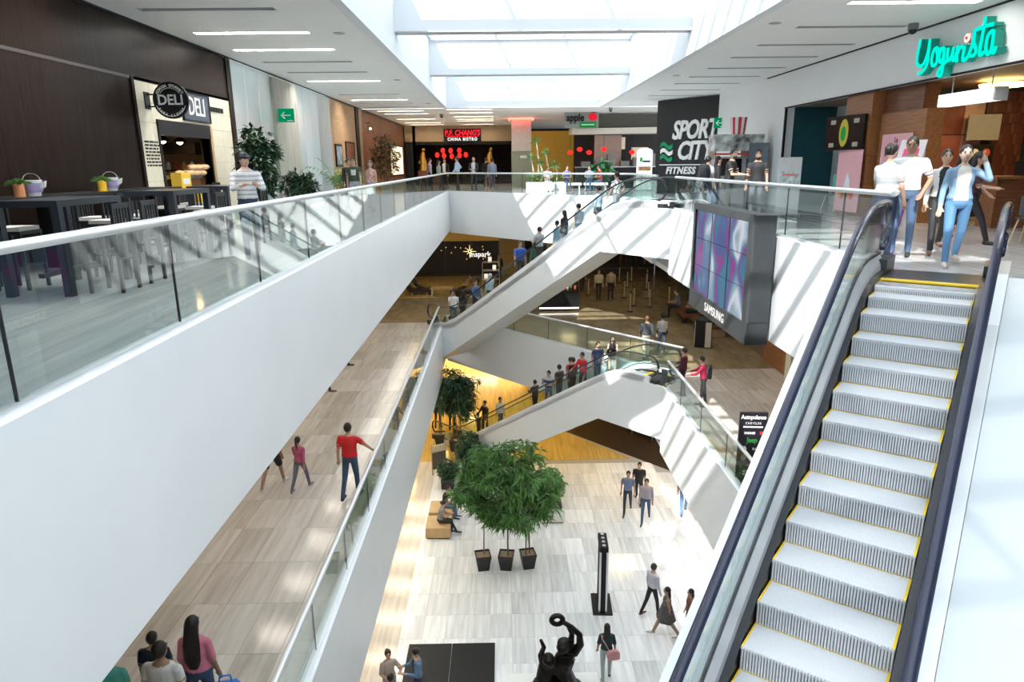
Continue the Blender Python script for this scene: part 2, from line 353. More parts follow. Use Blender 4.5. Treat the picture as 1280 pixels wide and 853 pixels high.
for i, (x, y) in enumerate([(-5, 38), (-1.5, 39), (2.5, 35), (6, 33), (7.5, 38), (4, 41)]):
    surf_light(x - .5, x + .5, y, -1.88, 'short warm light on the ceiling in front of the dark shop', 'warm lights in front of the dark shop', TUBE3)
TUBE4 = emi('added_golden_diffuser', (1.0, .70, .24), 130.0)  # lamps added under the slab to light the concourse floor yellow
for i, (x, y) in enumerate([(-5, 31.5), (-1.5, 33), (1.5, 32), (-3.5, 36), (0, 37), (-6, 40), (-2, 41), (1.5, 28.5), (4.6, 24.4)]):
    surf_light(x - .45, x + .45, y, -7.6, 'short golden light added to tint the concourse floor by the bamboo', 'golden lights added to tint the concourse floor', TUBE4)
# black strips painted in for the shadow gaps where walls meet the ceiling
TRIM[0] += 1; struct('trim_%d' % TRIM[0], MB().box(XW, XW + .035, -10, 52, ZC - .03, ZC), BLACK, 'black strip standing in for the shadow gap along the ceiling on the deli side')
TRIM[0] += 1; struct('trim_%d' % TRIM[0], MB().box(XE - .035, XE, -10, 24.5, ZC - .03, ZC), BLACK, 'black strip standing in for the shadow gap along the ceiling above the yogurt shop')

# ---------------------------------------------------------------- skylight
ZR = 6.1
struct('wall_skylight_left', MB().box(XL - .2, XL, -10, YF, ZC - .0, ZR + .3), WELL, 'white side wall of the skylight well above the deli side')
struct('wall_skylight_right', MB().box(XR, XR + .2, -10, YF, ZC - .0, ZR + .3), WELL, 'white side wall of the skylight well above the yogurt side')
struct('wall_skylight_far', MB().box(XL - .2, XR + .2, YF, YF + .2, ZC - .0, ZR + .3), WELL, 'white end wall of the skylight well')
for y in (1.4, 10.2, 19.0, 27.85):
    t = thing('roof_beam', 'deep white beam crossing the skylight', 'beam', (0, y, 0), 0, 'deep beams crossing the skylight')
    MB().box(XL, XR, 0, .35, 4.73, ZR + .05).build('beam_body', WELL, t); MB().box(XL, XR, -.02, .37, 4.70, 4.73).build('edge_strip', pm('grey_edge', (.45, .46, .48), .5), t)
sky = tag(bpy.data.objects.new('window_1', None), 'long glass roof over the atrium', None, None, 'structure'); C.objects.link(sky)
for k in range(-9, 34):
    y = 1.4 + k * 1.1
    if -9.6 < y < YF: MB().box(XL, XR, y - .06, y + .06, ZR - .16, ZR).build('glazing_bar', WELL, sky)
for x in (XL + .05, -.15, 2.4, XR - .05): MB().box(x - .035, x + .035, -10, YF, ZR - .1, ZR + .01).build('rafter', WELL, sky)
for y0 in [-10 + 4.6 * i for i in range(10)]:
    for x0, x1 in ((XL, -.15), (-.15, 2.4), (2.4, XR)): MB().box(x0 + .01, x1 - .01, y0 + .01, min(y0 + 4.59, YF), ZR + .02, ZR + .035).build('roof_pane', ROOFFR if y0 < 1 else ROOFGL, sky)  # panes overhead and behind the camera get the added sun-softening frost

# ---------------------------------------------------------------- outer walls
struct('wall_back_upper', MB().box(-12, 16, -10.2, -10, Z1, ZR), WHITE, 'plain white wall behind the viewer')
struct('wall_left_lower', MB().box(-9.2, -9, -10, 60, Z1, -7.5), pm('warm_shop_wall', (.42, .30, .17), .5), 'warm shop front wall of the lower concourse')
struct('wall_left_middle', MB().box(-7.3, -7.1, -10, 60, Z2, -1.8), pm('warm_shop_wall_b', (.45, .33, .20), .5), 'warm shop front wall of the middle gallery')
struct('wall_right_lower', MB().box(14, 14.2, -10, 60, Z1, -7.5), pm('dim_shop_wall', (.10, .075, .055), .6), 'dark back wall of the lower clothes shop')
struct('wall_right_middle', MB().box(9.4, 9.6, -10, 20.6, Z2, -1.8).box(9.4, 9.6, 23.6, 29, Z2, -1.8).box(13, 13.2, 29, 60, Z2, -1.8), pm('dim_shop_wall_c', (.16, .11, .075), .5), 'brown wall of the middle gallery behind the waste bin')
# ---------------------------------------------------------------- balustrades
def balustrade(p, q, z, label, group=None, first=2.04, pane=2.04, post0=False, zt=1.02, foot=.08):
    p, q = Vector(p), Vector(q); e = q - p; L = e.length; a = math.atan2(e.y, e.x)
    t = thing('glass_balustrade', label, 'glass railing', (p.x, p.y, z), a, group)
    MB().tube([(0, 0, zt - .035), (L, 0, zt - .035)], .045, 12, flat=.8).build('handrail', SATIN, t, True)
    MB().box(0, L, -.035, .035, foot, foot + .045).build('base_shoe', SATIN, t)
    x = 0; nx = first
    while x < L - .02:
        x1 = min(x + nx, L); nx = pane
        if x1 - x > .05: MB().box(x + .007, x1 - .007, -.008, .008, foot + .04, zt - .06).build('glass_pane', GLASS, t)
        if x1 < L - .1: MB().box(x1 - .006, x1 + .006, -.009, .009, foot + .04, zt - .06).build('joint_seal', RUBBER, t)
        x = x1
    return t
i = .09
balustrade((XL - i, ydiag(XL, OFF3) + .1), (XL - i, .3), 0, 'glass balustrade with satin rail along the deli walkway', first=(ydiag(XL, OFF3) + .1 - 3.73) % 2.04)
balustrade((XR + .1, ydiag(XR, OFF3) + .05), (XL - .05, ydiag(XL, OFF3) + .15), 0, 'glass balustrade across the far diagonal edge of the upper void', pane=2.1)
balustrade((XR + i, 20.25), (XR + i, 8.9), 0, 'glass balustrade on the upper gallery above the video wall', first=1.9)
balustrade((XR + i, ydiag(XR, OFF3) - .1), (XR + i, ydiag(XR, 1.6)), 0, 'short glass balustrade behind the upper escalator landing', first=1.4)
balustrade((XL - i, 28.9), (XL - i, 1.0), Z2, 'glass balustrade along the middle gallery where the man in red walks')
balustrade(tuple(A2 + NN * 1.6 + DD * .9), tuple(A2 + NN * 1.6 + DD * 11.2), Z2, 'glass balustrade on the middle gallery behind the lower escalator', first=2.0)
balustrade((XR + i, 20.1), (XR + i, 1.0), Z2, 'glass balustrade on the middle gallery beside the car dealer sign', first=1.6)
tN = Vector((CR.x, CR.y)) + RR3 * 2.75 + UP3 * .3
balustrade(tuple(tN), tuple(tN + RR3 * 1.6), 0, 'glass guard beyond the near escalator landing', first=1.6)

# ---------------------------------------------------------------- escalators
def soft(s, sb, st, k, r):
    def ramp(x):
        if x < -r: return 0
        if x > r: return x
        return (x + r) ** 2 / (4 * r)
    return k * (ramp(s - sb) - ramp(s - st))
def escalator(label, org, zb, ang, W, sb, st, R, claddings, hand=.95, rails=None, s0=-1.2, s1=11.3, botflat=-1.4, near=(0, 11.05, 11.58), far=(0, 10.0), claddoff=.43, hmat=RUBBER, ribs=30, botknee=None, grp=None):
    t = thing('escalator', label, 'escalator', (org[0], org[1], zb), ang, grp); k = R / (st - sb); run = .2 / k
    zs = lambda s: soft(s, sb, st, k, .5); zh = lambda s: soft(s, sb, st, k, .8)
    y0, y1 = (W - 1.0) / 2, (W + 1.0) / 2
    # step: tread with ribbed nose, riser grooves; one mesh shared by all
    b = MB(); b.box(0, run + .02, y0 + .01, y1 - .01, -.03, 0); step = b.mesh('step', STEPM)
    b = MB(); n = ribs
    for j in range(n):
        a = y0 + .012 + (1.0 - .024) * j / n; c = a + (1.0 - .024) / n * .62
        b.box(-.012, .03, a, c, -.19, -.004)
    riser = b.mesh('riser', STEPM)
    b = MB(); b.box(.005, .03, y0 + .01, y1 - .01, -.19, -.01); rback = b.mesh('riser_back', STEPD)
    b = MB(); b.box(.0, run, y0 + .012, y0 + .030, 0, .004); b.box(.0, run, y1 - .026, y1 - .012, 0, .004); b.box(run - .008, run + .004, y0 + .030, y1 - .026, 0, .004); yl = b.mesh('edge_line', YELLOW)
    nst = int(round((st - sb) / run))
    for j in range(-2, nst + 2):
        s = sb + j * run; z = min(max(zs(s + run / 2), 0), R) if (j < 1 or j > nst - 2) else (j + .5) * .2
        o = link('step', step, t, (s, 0, z)); link('riser', riser, o); link('riser_back', rback, o); link('edge_line', yl, o)
    # comb plates
    for s_a, s_b, z, nm in ((s0 + .1, sb - 2 * run, 0, 'landing_plate'), (st + 2 * run, s1 - .05, R, 'landing_plate')):
        MB().box(s_a, s_b, y0, y1, z - .04, z + .012).build(nm, DARKST, t)
    MB().box(st + 2 * run - .11, st + 2 * run + .02, y0, y1, R + .0, R + .018).build('comb', YELLOW, t); MB().box(sb - 2 * run - .02, sb - 2 * run + .11, y0, y1, 0, .018).build('comb', YELLOW, t)
    S = lambda a, c, n: [a + (c - a) * i / n for i in range(n + 1)]
    def rib(lo, hi, ya, yb, sa, sc, n=44):
        b = MB(); ss = S(sa, sc, n)
        b.ext([(s, ya, zs(s) + lo) for s in ss] + [(s, ya, zs(s) + hi) for s in reversed(ss)], (0, yb - ya, 0)); return b
    for sgn, ya in ((1, y0), (-1, y1)):
        yy = lambda d: ya - sgn * d                       # d = distance outward from the step edge
        rib(-.25, .07, yy(0), yy(.06), s0 + .5, s1 - .5).build('skirt_panel', RUBBER, t)
        b = MB(); ss = S(s0 + .45, s1 - .45, 44)
        b.rings([[(s, yy(.06), zs(s) + .08), (s, yy(.068), zs(s) + .14), (s, yy(.125), zs(s) + .255), (s, yy(.125), zs(s) + .02), (s, yy(.06), zs(s) + .02)] for s in ss]); b.build('inner_deck', DECKM, t)
        rib(.25, .275, yy(.115), yy(.13), s0 + .4, s1 - .4).build('gasket', RUBBER, t)
        rib(.06, .255, yy(.15), yy(.25), s0 + .45, s1 - .45).build('outer_deck', DECKM, t)
        g0, g1 = s0 + .35, s1 - .35; ng = 7; cut = S(g0, g1, ng)
        for a, c in zip(cut[:-1], cut[1:]):
            b = MB(); ss = S(a + .004, c - .004, 12)
            b.ext([(s, yy(.125), zs(s) + .26) for s in ss] + [(s, yy(.125), zh(s) + hand - .04) for s in reversed(ss)], (0, -sgn * .014, 0)); b.build('glass_panel', GLASS, t)
        # moving handrail: long run plus rounded ends
        r = (hand - .30) / 2; pts = [(s, yy(.132), zh(s) + hand) for s in S(s0 + r, s1 - r, 60)]
        e1 = [(s1 - r + r * math.sin(a), yy(.132), R + hand - r + r * math.cos(a)) for a in [math.pi * i / 12 for i in range(1, 13)]]
        e0 = [(s0 + r - r * math.sin(a), yy(.132), hand - r + r * math.cos(a)) for a in [math.pi * i / 12 for i in range(1, 13)]]
        b = MB(); b.tube(list(reversed(e0)) + pts + e1, .042, 8, flat=.62); b.build('handrail', hmat, t, True)
        for zc, sa, sb_ in ((R, s1 - r - .35, s1 - .02), (0, s0 + .02, s0 + r + .35)):
            b = MB(); b.box(sa, sb_, min(yy(-.0), yy(.2)), max(yy(-.0), yy(.2)), zc - .02, zc + .2); b.build('newel_base', DARKST, t)
    # white cladding of the truss
    dep = botflat; kn = botknee if botknee else st - .81
    zb_ = lambda s: max(min(R + dep, R + dep - k * (kn - s)), dep)
    for ya, yb, (sa, sm, sc) in ((0, .1, near), (W - .1, W, (far[0], far[1], far[1]))):
        ss = S(sa, sm, 40); b = MB()
        top = [(s, ya, zs(s) + claddoff if s < 8 else zs(s) + claddoff - (claddoff - .3) * min(1, (s - 8) / 1.5)) for s in ss if s > .45]
        top = [(sa, ya, .14 if sa > -.5 else .1)] + top
        if sc > sm: top += [(sm, ya, R + .09), (sc, ya, R + .08)]
        bots = sorted(set([sa, max(sa, kn - R / k), kn, max(sc, sm)]), reverse=True); bots = [s for s in bots if sa <= s <= max(sc, sm)]
        b.ext(top + [(s, ya, zb_(s)) for s in bots], (0, yb - ya, 0)); b.build('side_cladding', WHITE, t)
    b = MB(); sa, se = kn - R / k, near[2]
    for (a, c) in ((sa, kn),): b.ext([(a, .1, zb_(a)), (c, .1, zb_(c)), (c, .1, zb_(c) + .1), (a, .1, zb_(a) + .1)], (0, W - .2, 0))
    b.prism([(kn, .1), (far[1] + 1.6, .1), (far[1], W - .1), (kn, W - .1)], R + dep, R + dep + .1)
    b.build('soffit_cladding', WHITE, t)
    return t
angE = math.atan2(DD.y, DD.x)
escalator('white-sided escalator rising from the middle gallery to the upper gallery', (A2.x, A2.y), Z2, angE, 1.5, .65, 9.65, 5.5, None, botflat=-1.40, botknee=8.86, grp=None)
escalator('white-sided escalator rising from the concourse to the middle gallery', (A2.x, A2.y), Z1, angE, 1.5, .65, 9.65, 5.5, None, botflat=-1.68, botknee=8.92, near=(0.6, 11.05, 11.58), claddoff=.36)
org3 = IDX0 + RR3 * (1.018 + .24) + UP3 * (.33 - 9.52)
E3 = escalator('near escalator with wide ribbed steps and navy handrails', (org3.x, org3.y), Z2, math.atan2(UP3.y, UP3.x), 1.5, 0, 9.52, 5.5, None, hand=.9, s0=-1.6, s1=11.15, botflat=-1.6, near=(-1.2, 9.6, 9.6), far=(-1.2, 9.6), claddoff=.2, hmat=NAVY, ribs=44)
# white sloping deck beside the near escalator
k3 = 5.5 / 9.52
t = thing('sloping_deck', 'wide white sloping cladding beside the near escalator', 'cladding', (org3.x, org3.y, Z2), math.atan2(UP3.y, UP3.x))
for a, c in ((-.9, -.004), (-2.6, -.908)):
    ss = [-1.2 + 10.9 * i / 30 for i in range(31)]
    MB().ext([(s, a, soft(s, 0, 9.52, k3, .5) + .23) for s in ss] + [(s, a, soft(s, 0, 9.52, k3, .5) - .9) for s in reversed(ss)], (0, c - a, 0)).build('deck_panel', pm('pale_blue_laminate', (.66, .70, .735), .3, var=.02, scale=1.5), t)

# white outer shell on the void side of the near escalator
t = thing('escalator_shell', 'white outer shell along the void side of the near escalator', 'cladding', (org3.x, org3.y, Z2), math.atan2(UP3.y, UP3.x)); ss = [-1.2 + 11.0 * i / 30 for i in range(31)]
MB().ext([(s, 1.504, soft(s, 0, 9.52, k3, .5) + .25) for s in ss] + [(s, 1.504, soft(s, 0, 9.52, k3, .5) - 1.5) for s in reversed(ss)], (0, .16, 0)).build('shell_panel', WHITE, t)
# ---------------------------------------------------------------- upper gallery: deli side wall
def bx(name, mat, parent, *b, smooth=False):
    m = MB()
    for q in b: m.box(*q)
    return m.build(name, mat, parent, smooth)
WL = struct('wall_left', MB().box(-7.5, -7.16, -10, 14.0, 0, ZC).box(-7.5, -7.16, 14.0, 18.75, 3.04, ZC).box(-8.3, -8.1, 18.9, 29.6, 0, ZC).box(-7.5, -7.16, 29.5, 60, 0, ZC), DKWOOD, 'dark timber wall behind the high tables')
for a, c in ((-10, -4.2), (-4.2, 1.8), (1.8, 7.85), (7.85, 13.86)): bx('wood_panel', DKWOOD, WL, (-7.16, XW, a + .01, c - .01, .08, 3.04))
for a, c in ((-10, -3), (-3, 4), (4, 10.4), (10.4, 18.83)): bx('wood_panel', DKWOOD, WL, (-7.16, XW, a + .006, c - .006, 3.10, 4.09))
bx('ledge', pm('grey_brown_ledge', (.07, .055, .05), .4), WL, (-7.16, XW + .012, -10, 13.86, 3.045, 3.095))
bx('post', DKWOOD, WL, (-7.2, XW + .03, 13.80, 13.9, 0, 3.09)); bx('post', DKWOOD, WL, (-7.2, XW + .03, 18.62, 18.9, 0, 4.09))
# deli front: cream tiles around a serving hatch
DW = struct('wall_deli', MB().box(-7.16, XW - .012, 13.9, 14.7, 0, 3.04).box(-7.16, XW - .012, 17.15, 18.62, 0, 3.04).box(-7.16, XW - .012, 14.7, 17.15, 2.29, 3.04), pm('tile_bed', (.55, .50, .40), .7), 'cream tiled front of the deli')
for i in range(8):
    for j in range(8):
        y0, y1, z0, z1 = 13.9 + i * .59, 13.9 + (i + 1) * .59, j * .38, (j + 1) * .38
        if y1 > 14.7 and y0 < 17.15 and z0 < 2.29:
            if z1 > 2.29: z0 = 2.29
            elif y0 < 14.7: y1 = 14.7
            elif y1 > 17.15: y0 = 17.15
            else: continue
        bx('tile', CREAM, DW, (XW - .012, XW, y0 + .004, y1 - .004, z0 + .004, z1 - .004))
bx('hatch_frame', BLACK, DW, (-7.2, XW + .02, 14.62, 14.7, 0, 2.35), (-7.2, XW + .02, 17.15, 17.2, 0, 2.35), (-7.2, XW + .03, 14.62, 17.2, 2.06, 2.36))
bx('side_trim', pm('gold_wood_trim', (.55, .36, .14), .4), DW, (-7.15, XW + .015, 17.2, 17.34, 0, 2.36))
struct('wall_deli_kitchen', MB().box(-9.6, -9.5, 13.5, 18.4, 0, 3.1).box(-9.5, -7.2, 18.3, 18.4, 0, 3.1).box(-9.5, -7.2, 13.5, 13.6, 0, 3.1).box(-9.5, -7.2, 13.5, 18.4, 3.05, 3.15), pm('kitchen_wall', (.50, .36, .25), .6), 'warm painted kitchen walls inside the deli')
k = thing('deli_counter', 'deli counter with stainless top inside the serving hatch', 'counter', (-7.4, 15.6, 0)); bx('worktop', STEEL, k, (-.35, .45, -.9, .85, 1.17, 1.23)); bx('front_panel', REDWOOD, k, (.3, .38, -.9, .85, 0, 1.17))
rn = random.Random(5)
for q in range(9):
    b = MB(); b.sph((0, 0, .05), (.11, .16, .065), 8, 5); tag(b.build('bread_loaf', pm('bread', (.75, .50, .28), .7, var=.3), None, True, (-7.05 - .26 * (q // 3 % 2), 16.0 + .33 * (q % 3) + .1 * (q // 3), 1.232 + (.13 if q > 5 else 0))), 'bread loaf heaped on the deli counter', 'bread', 'bread loaves on the deli counter')
for y, c in ((15.05, (.85, .55, .05)), (15.9, (.9, .62, .03))):
    t = thing('snack_box', 'yellow snack box standing at the deli counter', 'box', (-6.93, y, .62 if y > 15.5 else .98), 0, 'yellow boxes at the deli'); bx('carton', pm('yellow_card', c, .5), t, (0, .22, -.22, .22, 0, .32)); bx('label_band', WHITEM, t, (.221, .223, -.15, .15, .08, .2))
tag(bx('box_shelf', DKWOOD, None, (-7.0, -6.65, 14.72, 16.25, .56, .618), (-7.0, -6.96, 14.72, 16.25, 0, .56), (-7.0, -6.66, 14.74, 14.78, 0, .56), (-7.0, -6.66, 16.19, 16.23, 0, .56), (-7.0, -6.66, 14.85, 15.3, .93, .978), (-7.0, -6.9, 14.85, 15.3, .6, .95)), 'small dark shelf holding yellow boxes below the hatch', 'shelf')
for y in (16.1, 16.95): 
    t = thing('pendant_lamp', 'warm pendant lamp hanging in the deli hatch', 'lamp', (-7.6, y, 1.98), 0, 'pendant lamps in the deli'); MB().lathe([(.03, .14), (.06, .12), (.16, 0), (.15, 0), (.05, .1)], n=14).build('shade', BLACK, t, True); MB().sph((0, 0, .02), .07).build('bulb', emi('deli_bulb', (1.0, .62, .25), 40), t, True); MB().cyl((0, 0, .13), (0, 0, 1.07), .008, n=6).build('cord', BLACK, t)
tag(bx('kitchen_hood', BLACK, None, (-9.3, -7.5, 17.5, 18.28, 1.72, 2.0), (-9.3, -9.0, 17.7, 18.2, 2.0, 3.0)), 'black kitchen hood on the deli side wall', 'hood')
t = thing('kitchen_shelf', 'shelf of jars on the warm deli kitchen wall', 'shelf', (-8.3, 18.2, 1.35)); bx('board', DKWOOD, t, (-.7, .7, -.2, .08, -.03, 0))
for i in range(7): MB().lathe([(.001, 0), (.055, 0), (.055, .14), (.03, .17), (.03, .2)], (-.6 + i * .2, -.06, 0), 10).build('jar', [pm('jar_red', (.4, .06, .03), .3), pm('jar_amber', (.6, .35, .1), .3), WHITEM][i % 3], t, True)
t = thing('round_sign', 'round black deli sign on a bracket above the hatch', 'sign', (-6.5, 14.35, 2.69)); MB().cyl((0, -.03, 0), (0, .03, 0), .345, n=36).build('disc', BLACK, t, True)
MB().tube([(.30 * math.cos(a), -.034, .30 * math.sin(a)) for a in [math.radians(200 + i * 14) for i in range(11)]], .006, 6).build('ring', PALET, t); MB().tube([(.23 * math.cos(a), -.034, .23 * math.sin(a)) for a in [math.radians(35 + i * 11) for i in range(11)]], .006, 6).build('ring', PALET, t)
bx('bracket', BLACK, t, (-.48, -.3, -.012, .012, .1, .125), (-.48, -.3, -.012, .012, -.125, -.1), (-.48, -.46, -.1, .1, -.16, .16))
Msign = plane((0, -.036, 0), (1, 0, 0))
text('lettering', 'DELI', .27, PALET, t, Msign, .004, .006, sx=.95)
for word, rad, a0, a1, flip in (('COMIDA GOURMET', .275, 150, 30, 1), ('PARA LLEVAR', .285, 215, 325, -1)):
    for i, ch in enumerate(word):
        if ch == ' ': continue
        a = math.radians(a0 + (a1 - a0) * i / (len(word) - 1)); M = Msign @ Matrix.Translation((rad * math.cos(a), rad * math.sin(a), 0)) @ Matrix.Rotation(a - math.pi / 2 * flip, 4, 'Z')
        text('lettering', ch, .07, PALET, t, M, .003, .002)
t = thing('wall_sign', 'dark blue rectangular deli board on the cream tiles', 'sign', (XW + .002, 16.56, 2.72)); bx('board', pm('slate_blue', (.05, .07, .10), .4), t, (0, .035, -.69, .69, -.28, .28)); bx('frame', BLACK, t, (0, .05, -.72, .72, .28, .31), (0, .05, -.72, .72, -.31, -.28), (0, .05, -.72, -.69, -.3, .3), (0, .05, .69, .72, -.3, .3)); text('lettering', 'DELI', .56, WHNEON, t, plane((.04, 0, 0), (0, 1, 0)), .004, .004, sx=.8)
t = thing('letter_tiles', 'small black lettered strip on the cream tiles', 'sign', (XW + .002, 17.65, 2.76))
for i in range(7): bx('letter_tile', BLACK, t, (0, .02, -.49 + i * .145, -.49 + i * .145 + .12, -.055, .055))
t = thing('painted_text', 'block of black painted words beside the hatch', 'sign', (XW + .002, 14.32, 1.64))
rn = random.Random(2)
for r in range(8):
    y = -.29
    while y < .25:
        ww = .05 + rn.random() * .12; bx('word', BLACK, t, (0, .003, y, min(y + ww, .29), .25 - r * .065, .25 - r * .065 + .035)); y += ww + .03
t = thing('chalk_board', 'black chalk sign leaning below the deli hatch', 'sign', (XW + .1, 16.9, 0)); bx('panel', BLACK, t, (0, .04, -.25, .25, .02, 1.05)); MB().tube([(.045, .13 * math.cos(a), .6 + .13 * math.sin(a)) for a in [i * math.pi / 8 for i in range(17)]], .01, 5).build('drawing', PALET, t); MB().tube([(.045, .16 * math.cos(a), .35 + .16 * math.sin(a)) for a in [i * math.pi / 8 for i in range(9)]], .01, 5).build('drawing', PALET, t)
# fritted glass front, clad column, oak wall
t = tag(bpy.data.objects.new('window_2', None), 'tall fritted glass shop front beside the deli', None, None, 'structure'); C.objects.link(t)
for y0 in (18.92, 19.98, 21.04): bx('glass_panel', FROST, t, (XW - .02, XW, y0, y0 + 1.04, .05, 4.08))
for y0 in (24.5, 25.5, 26.5, 27.5, 28.5): bx('glass_panel', FROST, t, (XW - .02, XW, y0, y0 + .98, .05, 4.08))
struct('wall_window_back', MB().box(-8.1, -8.05, 18.9, 29.5, 0, ZC), WHITE, 'pale wall seen behind the fritted glass')
tag(bx('column_cladding', GREYWD, None, (-7.4, XW + .1, 22.05, 22.84, 0, 4.03), (-7.4, XW + .1, 22.85, 23.64, 0, 4.03), (-7.4, XW + .1, 23.65, 24.45, 0, 4.03)), 'grey weathered wood column between the glass fronts', 'column')
for i in range(3): bx('oak_panel', MIDWOOD, WL, (-7.2, XW, 29.5 + i * 1.63, 31.12 + i * 1.63, 0, 4.08))
bx('post', BLACK, WL, (-7.2, XW + .05, 34.4, 35.1, 0, 4.1)); bx('post', MIDWOOD, WL, (-7.2, XW + .05, 35.1, 35.8, 0, 4.1))
for i in range(5): bx('timber_panel', REDWOOD, WL, (-7.2, XW - .05, 35.8 + i * 3.1, 38.88 + i * 3.1, 0, 4.1))
t = thing('picture', 'black framed picture on the oak wall', 'picture', (XW + .002, 30.46, 1.83)); bx('frame', BLACK, t, (0, .05, -.6, .6, -.47, .47)); bx('print', pm('grey_print', (.30, .33, .36), .3, var=.8, scale=2.5), t, (.05, .055, -.48, .48, -.38, .38))
t = thing('wall_niche', 'brown door recess in the oak wall', 'door', (XW + .002, 32.8, 0)); bx('door_leaf', REDWOOD, t, (0, .03, -.9, .9, 0, 2.42)); bx('frame', BLACK, t, (0, .05, -.95, -.88, 0, 2.46), (0, .05, .88, .95, 0, 2.46), (0, .05, -.95, .95, 2.4, 2.46))
t = thing('backlit_grille', 'glowing cream ribbed panel in the dark timber front', 'light panel', (XW + .0, 47.2, 1.7)); 
for i in range(11): bx('rib', emi('cream_glow', (1.0, .80, .52), 1.6), t, (0, .05, -2.6 + i * .48, -2.6 + i * .48 + .42, -.9, .9))
bx('frame', BLACK, t, (-.02, .03, -2.75, 2.75, -1.0, 1.0))
t = thing('wall_lantern', 'clear glass wall lantern on the dark timber front', 'lamp', (XW + .2, 37.2, 3.2)); MB().lathe([(.02, .35), (.16, .3), (.16, -.2), (.02, -.25)], n=6).build('glass_body', SHOPGL, t); MB().cyl((-.25, 0, .32), (0, 0, .34), .02, n=6).build('arm', BLACK, t); MB().sph((0, 0, .05), .06).build('bulb', emi('lantern_bulb', (1, .8, .5), 6), t)
def exit_sign(loc, rz, label):
    t = thing('exit_sign', label, 'sign', loc, rz); bx('plate', emi('exit_green', (.0, .22, .09), 1.0), t, (-.24, .24, -.015, .015, -.2, .2))
    b = MB(); b.cyl((-.15, -.02, 0), (.14, -.02, 0), .018, n=4); b.cyl((-.15, -.02, 0), (-.04, -.02, .1), .018, n=4); b.cyl((-.15, -.02, 0), (-.04, -.02, -.1), .018, n=4); b.build('arrow', PALET, t); b = MB(); b.box(.02, .2, -.02, -.016, -.17, -.14); b.build('caption', PALET, t)
exit_sign((XW + .35, 22.3, 2.93), 0, 'green exit arrow sign projecting from the weathered wood column')
# ---------------------------------------------------------------- far end: bistro, red column, food counter
struct('wall_far', MB().box(-12, 16, 58, 58.2, 0, ZC).box(-6.4, -6.2, 51.5, 58, 0, ZC).box(.78, .95, 51.5, 58, 0, ZC), BLACK, 'black back wall behind the bistro')
t = tag(bpy.data.objects.new('wall_bistro', None), 'tan bistro front above a dark entrance', None, None, 'structure'); C.objects.link(t); t.location = (0, 51.5, 0)
for x0, x1 in ((-6.98, -5.4), (-5.4, -3.6), (-3.6, -1.8), (-1.8, .75)): bx('header_panel', TAN, t, (x0 + .006, x1 - .006, 0, .2, 3.02, 4.12))
bx('dark_return', BLACK, t, (-6.98, -6.2, .0, .3, 0, 3.02)); bx('back_panel', BLACK, t, (-6.2, .75, 5.0, 5.2, 0, 3.02)); bx('lintel', BLACK, t, (-6.2, .75, .02, .22, 2.8, 3.015)); bx('entrance_floor', DKWOOD, t, (-6.2, .75, .2, 5, .0, .02))
t = thing('neon_sign', 'black bistro sign with red neon script and white capitals', 'sign', (-2.8, 51.42, 3.42)); bx('board', BLACK, t, (-1.35, 1.35, 0, .07, -.46, .46)); text('lettering', 'P.F. CHANG\'S', .52, REDNEON, t, plane((0, -.02, .17), (1, 0, 0)), .01, .01, sx=.82, shear=.15); bx('underline', REDNEON, t, (-1.15, 1.15, -.02, 0, -.07, -.04)); text('lettering', 'CHINA BISTRO', .30, WHNEON, t, plane((0, -.02, -.26), (1, 0, 0)), .01, .012, space=1.3, sx=.85)
for i, (x, z) in enumerate([(-4.75, 2.1), (-4.35, 2.42), (-4.3, 2.05), (-3.75, 2.4), (-3.7, 2.0), (-3.15, 2.42), (-3.1, 2.05), (-2.65, 2.1)]):
    t = thing('paper_lantern', 'glowing red paper lantern in the bistro entrance', 'lantern', (x, 52.5 + .3 * (i % 3), z), 0, 'red paper lanterns in the bistro'); MB().sph((0, 0, 0), (.16, .16, .2), 10, 7).build('shade', REDL, t, True); MB().cyl((0, 0, .19), (0, 0, 2.94 - z if z < 2.94 else .1), .008, n=5).build('cord', BLACK, t); MB().cyl((0, 0, .18), (0, 0, .22), .06, n=8).build('cap', BLACK, t)
for x, l in ((-5.75, 'golden guardian statue beside the black return of the bistro'), (-.85, 'golden guardian statue under the end of the bistro sign')):
    t = thing('statue', l, 'statue', (x, 51.75, 1.0)); g = pm('gold_leaf', (.60, .36, .07), .3, .8)
    b = MB(); b.tube([(0, 0, 0), (.05, 0, .5), (-.03, 0, 1.0), (.06, -.02, 1.35)], [.30, .26, .2, .1], 10); b.sph((.08, -.05, 1.45), (.13, .2, .15)); b.cyl((-.1, 0, .9), (-.28, -.1, .5), .07, .05); b.cyl((.12, 0, .9), (.26, -.1, .55), .07, .05); b.build('figure', g, t, True); bx('pedestal', REDWOOD, t, (-.35, .35, -.3, .3, -1.0, 0))
t = thing('round_column', 'tall stone column washed with red light at its head', 'column', (1.25, 44.6, 0)); bx('lower_cladding', pm('green_stone', (.33, .36, .27), .4), t, (-.62, .62, -.62, .62, 0, 2.15)); bx('upper_cladding', pm('pale_stone', (.72, .66, .60), .5), t, (-.6, .6, -.6, .6, 2.17, 4.12)); bx('red_lamp_strip', emi('red_strip', (1.0, .05, .03), 14.0), t, (-.74, .74, -.76, -.70, 4.04, 4.12), (-.76, -.70, -.74, .74, 4.04, 4.12), (.70, .76, -.74, .74, 4.04, 4.12)); bx('plaque', PALET, t, (-.1, .35, -.64, -.62, 1.75, 1.9))
struct('wall_far_yellow', MB().box(1.6, 4.9, 47.5, 47.7, 0, 3.5), pm('yellow_paint', (.72, .50, .06), .5), 'yellow wall beyond the red column')
